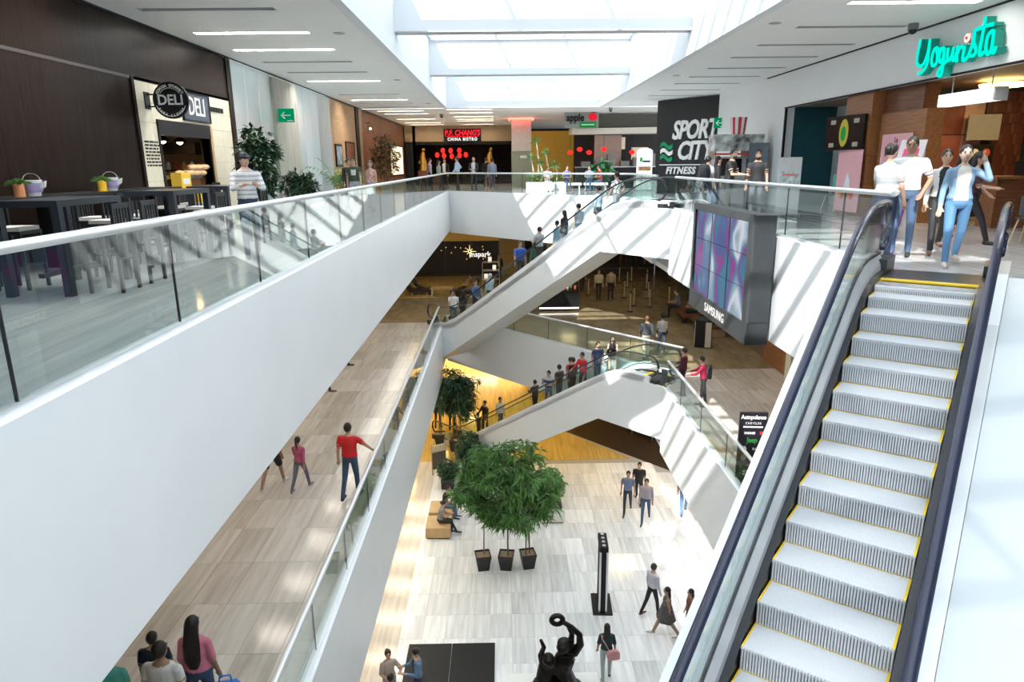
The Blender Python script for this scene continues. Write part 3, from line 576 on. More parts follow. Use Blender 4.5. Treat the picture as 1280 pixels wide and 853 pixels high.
struct('wall_far_dark', MB().box(4.6, 16, 45, 45.2, 0, ZC), pm('dark_kitchen', (.018, .016, .015), .5), 'dark kitchen wall behind the food counter')
t = thing('food_counter', 'dark food counter under a long cream canopy', 'counter', (6.9, 40.5, 0)); bx('counter_front', BLACK, t, (-2.6, 3.4, 0, .7, 0, 1.15)); bx('counter_top', STEEL, t, (-2.65, 3.45, -.05, .75, 1.15, 1.2)); 
b = MB(); b.ext([(-2.9, -.2, 3.02), (-2.5, -.35, 2.98), (3.5, -.35, 3.02), (3.5, 1.5, 3.02), (-2.9, 1.5, 3.02)], (0, 0, .32)); b.build('canopy', pm('cream_canopy', (.75, .68, .58), .5), t); bx('soffit_band', pm('olive_band', (.10, .095, .075), .6), t, (-1.75, 3.5, .2, .4, 3.36, 4.05))
for i in range(7): bx('coffee_machine', pm('machine_metal', (.25, .22, .2), .4, .5), t, (-2.3 + i * .75, -1.8 + i * .75, .1, .6, 1.2, 1.5 + .2 * (i % 3)))
bx('menu_board', pm('menu_lit', (.6, .5, .38), .5, emit=.5), t, (1.0, 2.0, 2.5, 2.55, 1.6, 2.3), (-.3, .6, 2.5, 2.55, 2.2, 2.9)); bx('back_column', pm('pale_brick', (.55, .42, .34), .6), t, (-1.3, .3, 2.0, 2.3, 0, 3.0))
for i, x in enumerate((4.0, 4.55, 5.1, 5.95, 7.6, 9.3)):
    z = 2.0 + .18 * (i % 2); t = thing('pendant_lamp', 'round red pendant lamp over the food counter', 'lamp', (x, 41.2, z), 0, 'red pendant lamps over the food counter'); MB().sph((0, 0, 0), (.17, .17, .13), 10, 6).build('shade', REDL, t, True); MB().cyl((0, 0, .12), (0, 0, (4.12 if x < 4.4 else 3.0) - z), .012, n=5).build('cord', BLACK, t)
t = thing('shop_sign', 'hanging sign with dark letters, a red apple and a green plate', 'sign', (4.45, 39.6, 3.75)); text('lettering', 'apple', .55, BLACK, t, plane((-.35, -.03, .08), (1, 0, 0)), .03, .015, sx=.85); b = MB(); b.sph((.62, -.05, .12), (.24, .07, .2), 12, 7); b.build('apple', emi('apple_red', (.75, .02, .04), .9), t, True); b = MB(); b.sph((.68, -.05, .38), (.1, .03, .05), 8, 5); b.build('apple_leaf', LEAFD, t, True); bx('green_plate', emi('plate_green', (.01, .28, .05), .8), t, (-.1, .8, -.05, 0, -.42, -.15)); bx('backing', pm('sign_grey', (.30, .30, .28), .5), t, (-.95, .95, 0, .06, -.45, .38)); bx('plate_text', PALET, t, (.0, .7, -.055, -.05, -.31, -.26)); bx('hanger', BLACK, t, (-.8, -.76, 0, .05, .38, .381)); bx('hanger', BLACK, t, (.76, .8, 0, .05, .38, .381))
t = thing('menu_totem', 'white rounded menu totem beside the food counter', 'sign', (7.35, 36.2, 0)); b = MB(); b.ext([(-.40, 0, .05)] + [(.40, 0, .05)] + [(.40 * math.cos(a), 0, 1.95 + .18 * math.sin(a)) for a in [math.pi * i / 8 for i in range(9)]], (0, .12, 0)); b.build('panel', pm('backlit_white', (.85, .88, .9), .4, emit=.35), t); bx('green_logo', pm('logo_green', (.05, .45, .05), .5), t, (-.25, -.12, -.012, 0, 1.45, 1.65)); bx('wordmark', BLACK, t, (-.1, .28, -.012, 0, 1.42, 1.5)); bx('food_photo', pm('food_photo', (.5, .25, .12), .5, var=.9, scale=9), t, (-.32, .32, -.012, 0, 1.0, 1.2)); bx('foot', BLACK, t, (-.42, .42, -.15, .25, 0, .05))
# sport club wall
P0, P1 = Vector((9.3, 29.7)), Vector((7.15, 32.75)); e = (P0 - P1).normalized(); L = (P0 - P1).length
WS = struct('wall_sport', MB().prism([tuple(P1), tuple(P0), tuple(P0 + Vector((e.y, -e.x)) * -.3), tuple(P1 + Vector((e.y, -e.x)) * -.3)], 0, 4.1), pm('black_slate', (.010, .011, .013), .45, var=.3, scale=4, stretch=(1, 1, 6)), 'black slate wall of the sport club')
t = thing('club_sign', 'large white sport club lettering with a green wave logo', 'sign', ((P0.x + P1.x) / 2 - .0, (P0.y + P1.y) / 2, 0), math.atan2(e.y, e.x)); f = -.03
text('lettering', 'SPORT', 1.08, PALET, t, plane((.32, f, 2.74), (1, 0, 0)), .03, .03, shear=.22, space=.92, sx=.8); text('lettering', 'CITY', 1.08, PALET, t, plane((.38, f, 1.86), (1, 0, 0)), .03, .03, shear=.22, space=.92, sx=.88)
for z, m in ((2.13, pm('club_green', (.0, .30, .12), .4)), (1.86, PALET), (1.59, MATS['club_green'])):
    b = MB(); x0 = -1.55; top = [(x0 + .72 * i / 12, f - .03, z + .09 * math.sin(i / 12 * 2 * math.pi) + .085) for i in range(13)]; b.ext(top + [(p[0], p[1], p[2] - .17) for p in reversed(top)], (0, .05, 0)); b.build('wave', m, t)
bx('rule', PALET, t, (-1.58, 1.5, f - .02, 0, 1.27, 1.31)); text('lettering', 'FITNESS', .42, PALET, t, plane((-.35, f, 1.03), (1, 0, 0)), .02, .015, shear=.22, space=1.15)
exit_sign((9.0, 29.35, 2.95), -.4, 'green exit arrow sign beside the black slate wall')
# ---------------------------------------------------------------- yogurt side wall and shop
struct('wall_right', MB().box(XE, XE + .3, 22.8, 29.8, 0, ZC).box(XE, XE + .3, -10, 22.8, 3.06, ZC).box(XE, XE + .3, -10, 7.0, 0, 3.06), WHITE, 'white plaster wall above the yogurt shop')
TRIM[0] += 1; struct('trim_%d' % TRIM[0], MB().box(XE - .03, XE + .02, 7, 22.8, 3.02, 3.06).box(XE - .02, XE + .04, 22.72, 22.8, 0, 3.06), BLACK, 'black edge strip along the yogurt shop opening')
struct('wall_shop_teal', MB().box(XE + .3, 12.9, 22.85, 23.0, 0, 3.06), TEAL, 'teal wall inside the yogurt shop')
struct('wall_shop_side', MB().box(10.75, 10.85, 19.3, 22.85, 0, 3.06), pm('grey_paint', (.45, .48, .50), .6), 'grey wall inside the yogurt shop')
struct('wall_shop_partition', MB().box(9.85, 12.9, 17.52, 17.62, 0, 3.06), pm('dark_teal_b', (.012, .03, .036), .6), 'dark partition wall behind the dessert pictures')
struct('wall_shop_back', MB().box(12.9, 13.0, 6.9, 23, 0, 3.2).box(9.3, 13, 6.9, 7.0, 0, 3.2), pm('dark_teal', (.012, .03, .036), .6), 'dark back wall of the yogurt shop')
struct('ceiling_shop', MB().box(XE + .3, 13, 7, 23, 3.06, 3.2), pm('brown_ceiling', (.16, .11, .075), .6), 'brown ceiling of the yogurt shop')
t = thing('shop_pillar', 'orange wood pillar at the yogurt shop opening', 'pillar', (9.15, 18.3, 0)); 
for j in range(4): bx('wood_panel', ORWOOD, t, (0, .55, -.68, .65, j * .765, j * .765 + .757))
t = thing('shop_partition', 'stepped orange wood partition inside the yogurt shop', 'partition', (9.35, 16.6, 0)); bx('main_panel', ORWOOD, t, (0, .4, -.95, .9, 0, 2.5)); bx('upper_panel', REDWOOD, t, (.1, .45, -.6, 1.0, 2.5, 3.05))
t = thing('menu_screen', 'black menu screen with a green ornate figure on the wood pillar', 'screen', (9.05, 18.55, 2.1), .12); bx('case', BLACKG, t, (-.1, -.02, -.82, .82, -.43, .43)); b = MB(); b.sph((-.105, 0, 0), (.012, .2, .35), 12, 8); b.build('ornament', emi('ornament_gold', (.42, .36, .06), .7), t); b = MB(); b.sph((-.112, 0, -.02), (.012, .12, .2), 10, 6); b.build('emblem', emi('emblem_green', (.02, .25, .05), .8), t)
for y, z in ((.5, .28), (-.5, .28), (.52, -.3), (-.52, -.3)): bx('caption', emi('caption_grey', (.35, .35, .3), .6), t, (-.106, -.1, y - .11, y + .11, z - .05, z + .06))
def pinkposter(loc, w, h, label, n):
    t = thing('poster', label, 'poster', loc); bx('sheet', PINK, t, (-.02, 0, -w / 2, w / 2, 0, h)); b = MB(); b.ext([(-.03, -.16, .40 * h), (-.03, .16, .40 * h), (-.03, .11, .52 * h), (-.03, 0, .64 * h), (-.03, -.11, .52 * h)], (.008, 0, 0)); b.build('swirl', pm('icy_blue', (.75, .82, .9), .5), t, True)
    if n: 
        for y, c in ((-.25, (.7, .05, .05)), (.22, (.65, .08, .06)), (0, (.35, .5, .05)), (.34, (.8, .35, .1))): MB().sph((-.035, y, .3 * h), (.012, .11, .16), 8, 6).build('fruit', pm('fruit_%.2f' % c[0] + '%.2f' % c[1], c, .5), t, True)
    return t
pinkposter((9.08, 18.28, .1), 1.25, 1.57, 'pink yogurt poster with red fruit below the menu screen', 1)
t = pinkposter((9.3, 16.6, .5), 1.25, 1.5, 'pink yogurt poster with purple words on the wood partition', 0); text('lettering', 'La\ngalle\nde la felicidad', .16, pm('purple_ink', (.14, .03, .22), .5), t, plane((-.03, 0, 1.2), (0, -1, 0)), .002, .003)
t = thing('light_box', 'long white light box hanging under the shop ceiling', 'light box', (9.4, 14.35, 2.6)); bx('casing', pm('lightbox_white', (.85, .88, .90), .5, emit=1.2), t, (-.12, .12, -.85, .85, -.12, .12)); bx('end_cap', pm('cap_grey', (.6, .6, .6), .5), t, (-.125, .125, -.9, -.85, -.125, .125)); bx('hanger', STEEL, t, (-.01, .01, -.6, -.58, .12, .46)); bx('hanger', STEEL, t, (-.01, .01, .58, .6, .12, .46))
t = thing('graphic_wall', 'wall of pink and brown dessert pictures in the yogurt shop', 'wall graphic', (11.25, 17.45, .1), math.pi / 2); cols = [(.42, .2, .2), (.2, .05, .04), (.55, .30, .30), (.12, .04, .04), (.5, .33, .28), (.30, .10, .08)]
for i in range(4):
    for j in range(3): c = cols[(i * 3 + j * 2) % 6]; bx('picture_panel', pm('dessert_%d' % ((i * 3 + j * 2) % 6), c, .5, var=.35, scale=2), t, (0, .05, -.6 + i * .5, -.11 + i * .5, .1 + j * .9, .1 + j * .9 + .88))
t = thing('mosaic_wall', 'red brown mosaic wall behind the shop counter', 'wall finish', (12.3, 17.42, 0), math.pi / 2)
for i in range(12):
    for j in range(9): bx('mosaic_tile', pm('mosaic_%d' % ((i * 7 + j * 5) % 4), [(.11, .03, .022), (.075, .025, .02), (.15, .055, .04), (.09, .035, .03)][(i * 7 + j * 5) % 4], .4), t, (0, .05, -.58 + i * .085, -.58 + i * .085 + .08, .75 + j * .25, .75 + j * .25 + .24))
t = thing('shop_counter', 'orange wood counter in the yogurt shop', 'counter', (11.4, 14.3, 0), math.pi / 2); bx('counter_front', REDWOOD, t, (0, .5, -1.3, 1.2, 0, 1.0)); bx('counter_top', ORWOOD, t, (-.1, .6, -1.35, 1.3, 1.0, 1.06)); bx('till', BLACK, t, (.1, .4, .3, .6, 1.06, 1.35))
for y, l in ((10.9, 'shallow golden ceiling lamp glowing near the light box'), (12.3, 'shallow golden ceiling lamp glowing over the shop counter')): t = thing('ceiling_lamp', l, 'lamp', (y, 15.6, 2.98)); MB().lathe([(.45, 0), (.42, -.06), (.05, -.08)], n=20).build('bowl', emi('golden_bowl', (1.0, .66, .22), 14.0), t, True); MB().cyl((0, 0, 0), (0, 0, .08), .05).build('stem', STEEL, t)
t = thing('info_panel', 'grey notice panel with two round badges in the shop', 'sign', (11.72, 17.2, 1.5), math.pi / 2); bx('sheet', pm('notice_grey', (.3, .3, .32), .5), t, (0, .03, -.4, .4, .35, .95)); bx('dark_plate', BLACK, t, (0, .03, -.32, .32, -.2, .25)); MB().cyl((-.01, .14, .05), (0, .14, .05), .1, n=14).build('badge', PALET, t); MB().cyl((-.01, -.14, .05), (0, -.14, .05), .1, n=14).build('badge', pm('badge_red', (.7, .1, .06), .4), t); MB().cyl((.015, 0, .95), (.015, 0, 1.55), .012, n=6).build('hanger', BLACK, t); 
# yogurt script sign
t = thing('script_sign', 'turquoise script yogurt shop sign on the white wall', 'sign', (XE, 14.2, 0)); AQ = emi('aqua_face', (.0, .80, .60), 1.15); AQS = pm('aqua_side', (.0, .30, .22), .4, emit=.12)
STROKES = [[(15.39, 3.86), (15.44, 3.56), (15.42, 3.4), (15.31, 3.32), (15.18, 3.34), (15.08, 3.54), (15.06, 3.81)], [(15.06, 3.81), (15.05, 3.54), (15.05, 3.33), (15.18, 3.19), (15.33, 3.16)], [(14.8, 3.6), (14.88, 3.55), (14.91, 3.39), (14.85, 3.27), (14.74, 3.29), (14.73, 3.44), (14.8, 3.6), (14.71, 3.54), (14.62, 3.56)], [(14.54, 3.57), (14.64, 3.52), (14.66, 3.39), (14.59, 3.3), (14.53, 3.37), (14.53, 3.56)], [(14.53, 3.56), (14.5, 3.25), (14.52, 3.05), (14.6, 3.05), (14.63, 3.12), (14.54, 3.22), (14.39, 3.3)], [(14.41, 3.54), (14.39, 3.35), (14.33, 3.3), (14.26, 3.37), (14.23, 3.53)], [(14.23, 3.53), (14.24, 3.35), (14.17, 3.28), (14.12, 3.42)], [(14.11, 3.54), (14.1, 3.35), (14.07, 3.23)], [(14.1, 3.36), (14.04, 3.48), (13.95, 3.49)], [(13.9, 3.5), (13.91, 3.32), (13.88, 3.24), (13.81, 3.25), (13.74, 3.31)], [(13.74, 3.31), (13.66, 3.55), (13.67, 3.72), (13.67, 3.55), (13.55, 3.37), (13.59, 3.29), (13.7, 3.29)], [(13.41, 3.92), (13.43, 3.56), (13.44, 3.32), (13.4, 3.26), (13.32, 3.3)], [(13.67, 3.73), (13.42, 3.75), (13.16, 3.75)], [(13.17, 3.64), (13.27, 3.57), (13.28, 3.37), (13.21, 3.25), (13.13, 3.31), (13.13, 3.58), (13.17, 3.64)], [(13.13, 3.63), (13.11, 3.34), (13.05, 3.25), (13.01, 3.35)]]
def smooth2(p, k=5):
    o = []
    for i in range(len(p) - 1):
        a, b, c, d = p[max(i - 1, 0)], p[i], p[i + 1], p[min(i + 2, len(p) - 1)]
        for j in range(k):
            u = j / k; o.append(tuple(.5 * ((2 * b[q]) + (c[q] - a[q]) * u + (2 * a[q] - 5 * b[q] + 4 * c[q] - d[q]) * u * u + (3 * b[q] - a[q] - 3 * c[q] + d[q]) * u ** 3) for q in (0, 1)))
    return o + [p[-1]]
for s in STROKES:
    pts = smooth2([(y - 14.2, z) for y, z in s]); w = .034
    lr = []
    for i, p in enumerate(pts):
        a, b = pts[max(i - 1, 0)], pts[min(i + 1, len(pts) - 1)]; dx, dy = b[0] - a[0], b[1] - a[1]; l = math.hypot(dx, dy) or 1; lr.append((-dy / l * w, dx / l * w))
    for nm, x0, x1, m in (('letter_side', -.20, -.03, AQS), ('letter_face', -.215, -.20, AQ)):
        b = MB(); b.rings([[(x0, p[0] + q[0], p[1] + q[1]), (x1, p[0] + q[0], p[1] + q[1]), (x1, p[0] - q[0], p[1] - q[1]), (x0, p[0] - q[0], p[1] - q[1])] for p, q in zip(pts, lr)]); b.build(nm, m, t)
MB().cyl((-.2, -.34, 3.63), (-.03, -.34, 3.63), .085, n=18).build('dot', pm('dot_rose', (.75, .25, .25), .5), t); MB().cyl((-.215, -.34, 3.63), (-.2, -.34, 3.63), .08, n=18).build('dot_face', emi('dot_white', (1, .80, .75), 1.0), t); MB().cyl((-.225, -.34, 3.63), (-.215, -.34, 3.63), .028, n=12).build('dot_core', REDNEON, t)
for loc, l in (((8.55, 15.2, ZC), 'small dome camera on the ceiling beside the turquoise sign'), ((5.6, 36.6, ZC), 'small dome camera on the ceiling beside the skylight corner'), ((-3.3, 40, ZC), 'small dome camera on the ceiling before the bistro')):
    t = thing('dome_camera', l, 'camera', loc); MB().lathe([(.1, 0), (.1, -.12), (.09, -.12)], n=14).build('housing', pm('cam_grey', (.2, .2, .21), .4), t, True); MB().sph((0, 0, -.12), (.085, .085, .09), 12, 7).build('dome', BLACKG, t, True)
# video wall on the parapet
t = thing('video_wall', 'dark framed video wall of nine screens on the parapet', 'screen', (4.68, 14.1, -.68)); bx('case', DARKST, t, (-.21, .17, -1.95, 1.9, -.78, 1.16)); bx('lower_bezel', DARKST, t, (-.22, .17, -1.95, 1.9, -1.2, -.79)); bx('frame', pm('charcoal', (.05, .055, .06), .35), t, (-.25, -.21, -1.95, -1.72, -1.2, 1.18), (-.25, -.21, 1.76, 1.9, -1.2, 1.18), (-.25, -.21, -1.72, 1.76, 1.04, 1.18), (-.25, -.21, -1.72, 1.76, -1.2, -.8))
def screenm():
    m, N, Lk, b = nt('abstract_screen'); N.remove(b); tc = N.new('ShaderNodeNewGeometry'); mp = N.new('ShaderNodeMapping'); mp.inputs['Scale'].default_value = (1, 1.0, .85); mp.inputs['Location'].default_value = (0, 3.1, .2)
    n1 = N.new('ShaderNodeTexVoronoi'); n1.feature = 'SMOOTH_F1'; n1.inputs['Scale'].default_value = 2.3; n1.inputs['Smoothness'].default_value = .25
    no = N.new('ShaderNodeTexNoise'); no.inputs['Scale'].default_value = 1.15; no.inputs['Distortion'].default_value = .6; no.inputs['Detail'].default_value = .6
    Lk.new(tc.outputs['Position'], mp.inputs[0]); Lk.new(mp.outputs[0], no.inputs['Vector']); mxv = N.new('ShaderNodeMix'); mxv.data_type = 'RGBA'; mxv.inputs[0].default_value = .35; Lk.new(mp.outputs[0], mxv.inputs[6]); Lk.new(no.outputs['Color'], mxv.inputs[7]); Lk.new(mxv.outputs[2], n1.inputs['Vector'])
    sep = N.new('ShaderNodeSeparateColor'); Lk.new(n1.outputs['Color'], sep.inputs[0]); rp = N.new('ShaderNodeValToRGB'); rp.color_ramp.interpolation = 'EASE'
    els = [(0, (.08, .22, .34)), (.33, (.10, .24, .38)), (.40, (.12, .16, .36)), (.44, (.36, .08, .30)), (.475, (.24, .14, .38)), (.52, (.14, .24, .40)), (.58, (.30, .44, .56)), (.64, (.74, .78, .86)), (.74, (.34, .46, .56))]
    r = rp.color_ramp
    while len(r.elements) < len(els): r.elements.new(.5)
    for e_, (p, c) in zip(r.elements, els): e_.position = p; e_.color = c + (1,)
    Lk.new(no.outputs['Fac'], rp.inputs[0]); em = N.new('ShaderNodeEmission'); em.inputs[1].default_value = .75; gl = N.new('ShaderNodeBsdfGlossy'); gl.inputs['Roughness'].default_value = .12; mx = N.new('ShaderNodeMixShader'); mx.inputs[0].default_value = .05
    Lk.new(rp.outputs[0], em.inputs[0]); Lk.new(em.outputs[0], mx.inputs[1]); Lk.new(gl.outputs[0], mx.inputs[2]); Lk.new(mx.outputs[0], N['Material Output'].inputs[0]); return m
SCR = screenm()
for i in range(3):
    for j in range(3): bx('display_panel', SCR, t, (-.225, -.212, -1.715 + i * 1.158, -1.715 + i * 1.158 + 1.05, -.795 + j * .612, -.795 + j * .612 + .594))
text('lettering', 'SAMSUNG', .27, WHNEON, t, plane((-.255, -.05, -1.0), (0, -1, 0)), .004, .0, space=1.12)
# ---------------------------------------------------------------- people
def cloth_material():
    m, N, L, b = nt('people_fabric_and_skin'); a = N.new('ShaderNodeAttribute'); a.attribute_name = 'tone'
    no = N.new('ShaderNodeTexNoise'); no.inputs['Scale'].default_value = 14; mx = N.new('ShaderNodeMix'); mx.data_type = 'RGBA'; mx.blend_type = 'MULTIPLY'; mx.inputs[0].default_value = .25
    L.new(a.outputs['Color'], mx.inputs[6]); L.new(no.outputs['Color'], mx.inputs[7]); L.new(mx.outputs[2], b.inputs['Base Color']); b.inputs['Roughness'].default_value = .7
    return m
CLOTH = cloth_material()
SK1, SK2, SK3 = (.56, .34, .24), (.42, .24, .16), (.66, .44, .33)
NVY, JEAN, LJEAN, BLK, WHT, GRY, RED = (.02, .03, .075), (.05, .09, .18), (.16, .30, .52), (.012, .012, .014), (.82, .82, .82), (.32, .33, .35), (.62, .02, .025)
def person(label, loc, face, h=1.7, fem=False, top=GRY, bot=JEAN, shoe=(.04, .035, .03), hair=(.012, .009, .008), hs='short', skin=SK1, sleeve=.5, legs=((6, 4), (-6, 4)), arms=((4, 8, 12, 0), (-4, 8, 12, 0)), lean=0, seat=None, inner=None, pat=None, pat2=WHT, shorts=False, skirt=None, vox=.017, fat=1.0, turn=0, group=None, tilt=0, fore=None):
    """face: plan direction the body looks along; legs/arms: right then left, degrees"""
    P = MB(); S = []          # primitives and colour samples
    cols = []
    def smp(v0, c): S.extend((p, c) for p in P.v[v0:])
    def cap(p0, p1, r0, r1, c, n=10, fl=1):
        p0, p1 = Vector(p0), Vector(p1); L_ = (p1 - p0).length; k = max(2, int(L_ / .045)); v0 = len(P.v); ax = (p1 - p0).normalized() if L_ > 1e-5 else Vector((0, 0, 1))
        pts = [p0 - ax * r0 * .7] + [p0.lerp(p1, i / k) for i in range(k + 1)] + [p1 + ax * r1 * .7]; rs = [r0 * .6] + [r0 + (r1 - r0) * i / k for i in range(k + 1)] + [r1 * .6]
        P.tube(pts, rs, n); smp(v0, c)
    def ell(c, r, col, n=10, m=7): v0 = len(P.v); P.sph(c, r, n, m); smp(v0, col)
    ln = math.radians(lean); hipz = 0.0
    sp = lambda z, y=0, x=0: Vector((x, y * math.cos(ln) + z * math.sin(ln), z * math.cos(ln) - y * math.sin(ln)))
    bw = (.088 if not fem else .092); low = 1e9; feet = []
    for sg, (th, kn) in zip((1, -1), legs):
        a, b_ = math.radians(th), math.radians(th - kn); hp = Vector((sg * bw, 0, -.02)); kp = hp + Vector((sg * .012, .43 * math.sin(a), -.43 * math.cos(a))); ap = kp + Vector((0, .42 * math.sin(b_), -.42 * math.cos(b_)))
        feet.append((sg, hp, kp, ap)); low = min(low, ap.z - .085)
    if seat is not None: low = -(seat + .11) * 1.75 / h
    for sg, hp, kp, ap in feet:
        tk = .082 * fat * (1.06 if fem else 1); 
        if shorts:
            mid = hp.lerp(kp, .85); cap(hp, mid, tk + .012, .085, bot); cap(mid, kp, .06, .054, skin); cap(kp, ap, .054, .036, skin)
        else: cap(hp, kp, tk, .062, bot); cap(kp, ap, .060, .046, bot)
        fl = Vector((sg * .02, .15, -.055)); cap(ap + Vector((0, -.03, -.045)), ap + fl, .042, .036, shoe); cap(ap + fl, ap + fl + Vector((0, .05, -.005)), .036, .03, shoe, 8)
    # torso as elliptic rings
    R = [(-.09, .10, .085), (-.03, .158, .112), (.05, .162, .115), (.13, .148, .106), (.22, .143, .102), (.32, .158, .112), (.41, .175, .115), (.48, .165, .098), (.525, .10, .075), (.56, .055, .055)] if not fem else [(-.09, .10, .085), (-.03, .168, .118), (.05, .165, .115), (.13, .135, .098), (.21, .122, .092), (.31, .142, .118), (.39, .150, .110), (.46, .145, .088), (.51, .085, .065), (.55, .05, .05)]
    hem = .04 if not shorts else .0; z = R[0][0]; rings = []; zz = []
    while z <= R[-1][0] + 1e-6:
        for q in range(len(R) - 1):
            if R[q][0] <= z <= R[q + 1][0] + 1e-9: u = (z - R[q][0]) / (R[q + 1][0] - R[q][0]); rx = R[q][1] + (R[q + 1][1] - R[q][1]) * u; ry = R[q][2] + (R[q + 1][2] - R[q][2]) * u
        if z > hem and z < .5: rx += .012; ry += .012
        rx *= fat if z < .4 else 1 + (fat - 1) * .4; ry *= fat if z < .4 else 1
        rings.append([sp(z, ry * math.sin(t), rx * math.cos(t)) for t in [2 * math.pi * j / 16 for j in range(16)]]); zz.append(z); z += .025
    v0 = len(P.v); P.rings(rings)
    for i, zr in enumerate(zz):
        for j in range(16):
            p = rings[i][j]; c = bot if zr < hem else ('top' if zr < .53 else skin)
            if inner and zr < .52 and j in (3, 4, 5) and zr >= hem - .02: c = inner
            S.append((p, c))
    # arms
    sw = .185 if not fem else .158; hz = .455 if not fem else .44
    for sg, ar in zip((1, -1), arms):
        w_, ab, el, inn = [math.radians(q) for q in ar[:4]]; s0 = sp(hz, 0, sg * sw); d1 = Vector((sg * math.sin(ab), math.sin(w_) * math.cos(ab), -math.cos(w_) * math.cos(ab))); e_ = s0 + d1 * .275
        a2 = w_ + el; d2 = Vector((sg * (math.sin(ab) * .4 - math.sin(inn)), math.sin(a2) * math.cos(inn), -math.cos(a2) * math.cos(inn))).normalized(); wr = e_ + d2 * .245
        ra = .05 * (1.0 if not fem else .88)
        cap(s0 - Vector((sg * .03, 0, 0)), s0 + d1 * .02, .06, ra + .012, 'top' if sleeve > 0 else skin)
        if sleeve >= 2: cap(s0, e_, ra + .012, ra, 'top'); cap(e_, wr, ra, .036, fore or 'top')
        elif sleeve > 0: m_ = s0.lerp(e_, min(sleeve + .15, 1)); cap(s0, m_, ra + .014, ra + .012, 'top'); cap(m_ - d1 * .02, e_, ra - .008, .039, skin); cap(e_, wr, .040, .029, skin)
        else: cap(s0, e_, ra - .006, .038, skin); cap(e_, wr, .039, .028, skin)
        # hand: palm, four fingers and a thumb, slightly curled
        pd = d2; sd = pd.cross(Vector((0, 0, 1)));
        if sd.length < .2: sd = pd.cross(Vector((0, 1, 0)))
        sd.normalize(); nr = sd.cross(pd).normalized()
        cap(wr, wr + pd * .075, .030, .034, skin, 8)
        for fi, (o_, l_) in enumerate(((-.03, .058), (-.010, .075), (.012, .07), (.032, .055))):
            b0 = wr + pd * .09 + sd * o_; b1 = b0 + (pd * .9 + nr * .15).normalized() * l_ * .55; b2 = b1 + (pd * .75 - nr * .45 * sg).normalized() * l_ * .5
            cap(b0, b1, .0105, .0100, skin, 6); cap(b1, b2, .0100, .009, skin, 6)
        cap(wr + pd * .03 + sd * -.03 * sg, wr + pd * .085 + sd * -.065 * sg, .0125, .0105, skin, 6)
    # neck and head
    hc = sp(.685, .015); tn = math.radians(turn); tl = math.radians(tilt); HR = Matrix.Rotation(-tn, 3, 'Z') @ Matrix.Rotation(-tl, 3, 'X')
    cap(sp(.52), sp(.61, .005), .052 if not fem else .045, .048 if not fem else .041, skin)
    v0 = len(P.v); P.sph((0, 0, 0), (.076, .096, .117), 14, 10); P.sph((0, .03, -.06), (.052, .058, .055), 10, 7); P.tube([(0, .085, .02), (0, .108, -.018), (0, .088, -.03)], [.010, .016, .010], 6); P.sph((.075, -.008, -.005), (.012, .02, .032), 6, 5); P.sph((-.075, -.008, -.005), (.012, .02, .032), 6, 5)
    for i in range(v0, len(P.v)): P.v[i] = tuple(HR @ Vector(P.v[i]) + hc)
    smp(v0, skin)
    sc = h / 1.75; off = Vector((0, 0, -low)); P.v = [tuple((Vector(v) + off) * sc) for v in P.v]
    kd = kdtree.KDTree(len(S))
    for i, (p, c) in enumerate(S): kd.insert((Vector(p) + off) * sc, i)
    kd.balance()
    me = P.mesh('body', CLOTH); ob = bpy.data.objects.new('tmp_body', me); C.objects.link(ob)
    md = ob.modifiers.new('r', 'REMESH'); md.mode = 'VOXEL'; md.voxel_size = vox; ms = ob.modifiers.new('s', 'SMOOTH'); ms.factor = .5; ms.iterations = 2
    ang = math.atan2(-face[0], face[1]); root = thing('person', label, 'person', loc, ang, group)
    def finish(ev, src):
        m2 = bpy.data.meshes.new_from_object(ev); m2.name = 'body'; m2.materials.clear(); m2.materials.append(CLOTH)
        for md_ in list(m2.attributes):
            if md_.name == 'tone': m2.attributes.remove(md_)
        at = m2.attributes.new('tone', 'FLOAT_COLOR', 'FACE'); out = []; rr = random.Random(len(label))
        for f in m2.polygons:
            c = f.center; _, i, _ = kd.find(c); col = S[i][1]
            if col == 'top':
                col = top
                if pat == 'stripe' and (c.z / .07) % 1 < .38: col = pat2
                elif pat == 'band' and (c.z / (h * .13)) % 1 < .5: col = pat2
                elif pat == 'spot' and (math.sin(c.x * 47 + 3 * math.sin(c.z * 31)) * math.sin(c.z * 53 + c.y * 29)) > .12: col = pat2
                elif pat == 'print' and c.y > .05 and abs(c.x) < .07 and 1.15 * sc < c.z < 1.32 * sc: col = pat2
            out += [col[0], col[1], col[2], 1]
        at.data.foreach_set('color', out); m2.polygons.foreach_set('use_smooth', [True] * len(m2.polygons)); link('body', m2, root)
    LATER.append(('body', finish, ob))
    # hair, face
    def place(b): b.v = [tuple(((HR @ Vector(v)) + hc + off) * sc) for v in b.v]; return b
    hm = pm('hair_%.3f' % (hair[0] + hair[1]), hair, .5, var=.25, scale=20)
    b = MB()
    if hs != 'bald': b.sph((0, -.016, .022), (.085, .100, .110), 14, 9)
    else: b.sph((0, -.03, -.0), (.077, .075, .075), 12, 7)
    if hs == 'long': b.rings([[(rx * math.cos(t), y + ry * math.sin(t), z) for t in [2 * math.pi * j / 10 for j in range(10)]] for z, y, rx, ry in ((.03, -.03, .085, .075), (-.06, -.055, .088, .06), (-.16, -.075, .095, .05), (-.27, -.085, .085, .04), (-.34, -.085, .05, .025))])
    if hs == 'verylong': b.rings([[(rx * math.cos(t), y + ry * math.sin(t), z) for t in [2 * math.pi * j / 10 for j in range(10)]] for z, y, rx, ry in ((.03, -.03, .09, .08), (-.1, -.065, .10, .065), (-.25, -.10, .115, .05), (-.45, -.12, .11, .045), (-.58, -.11, .06, .03))])
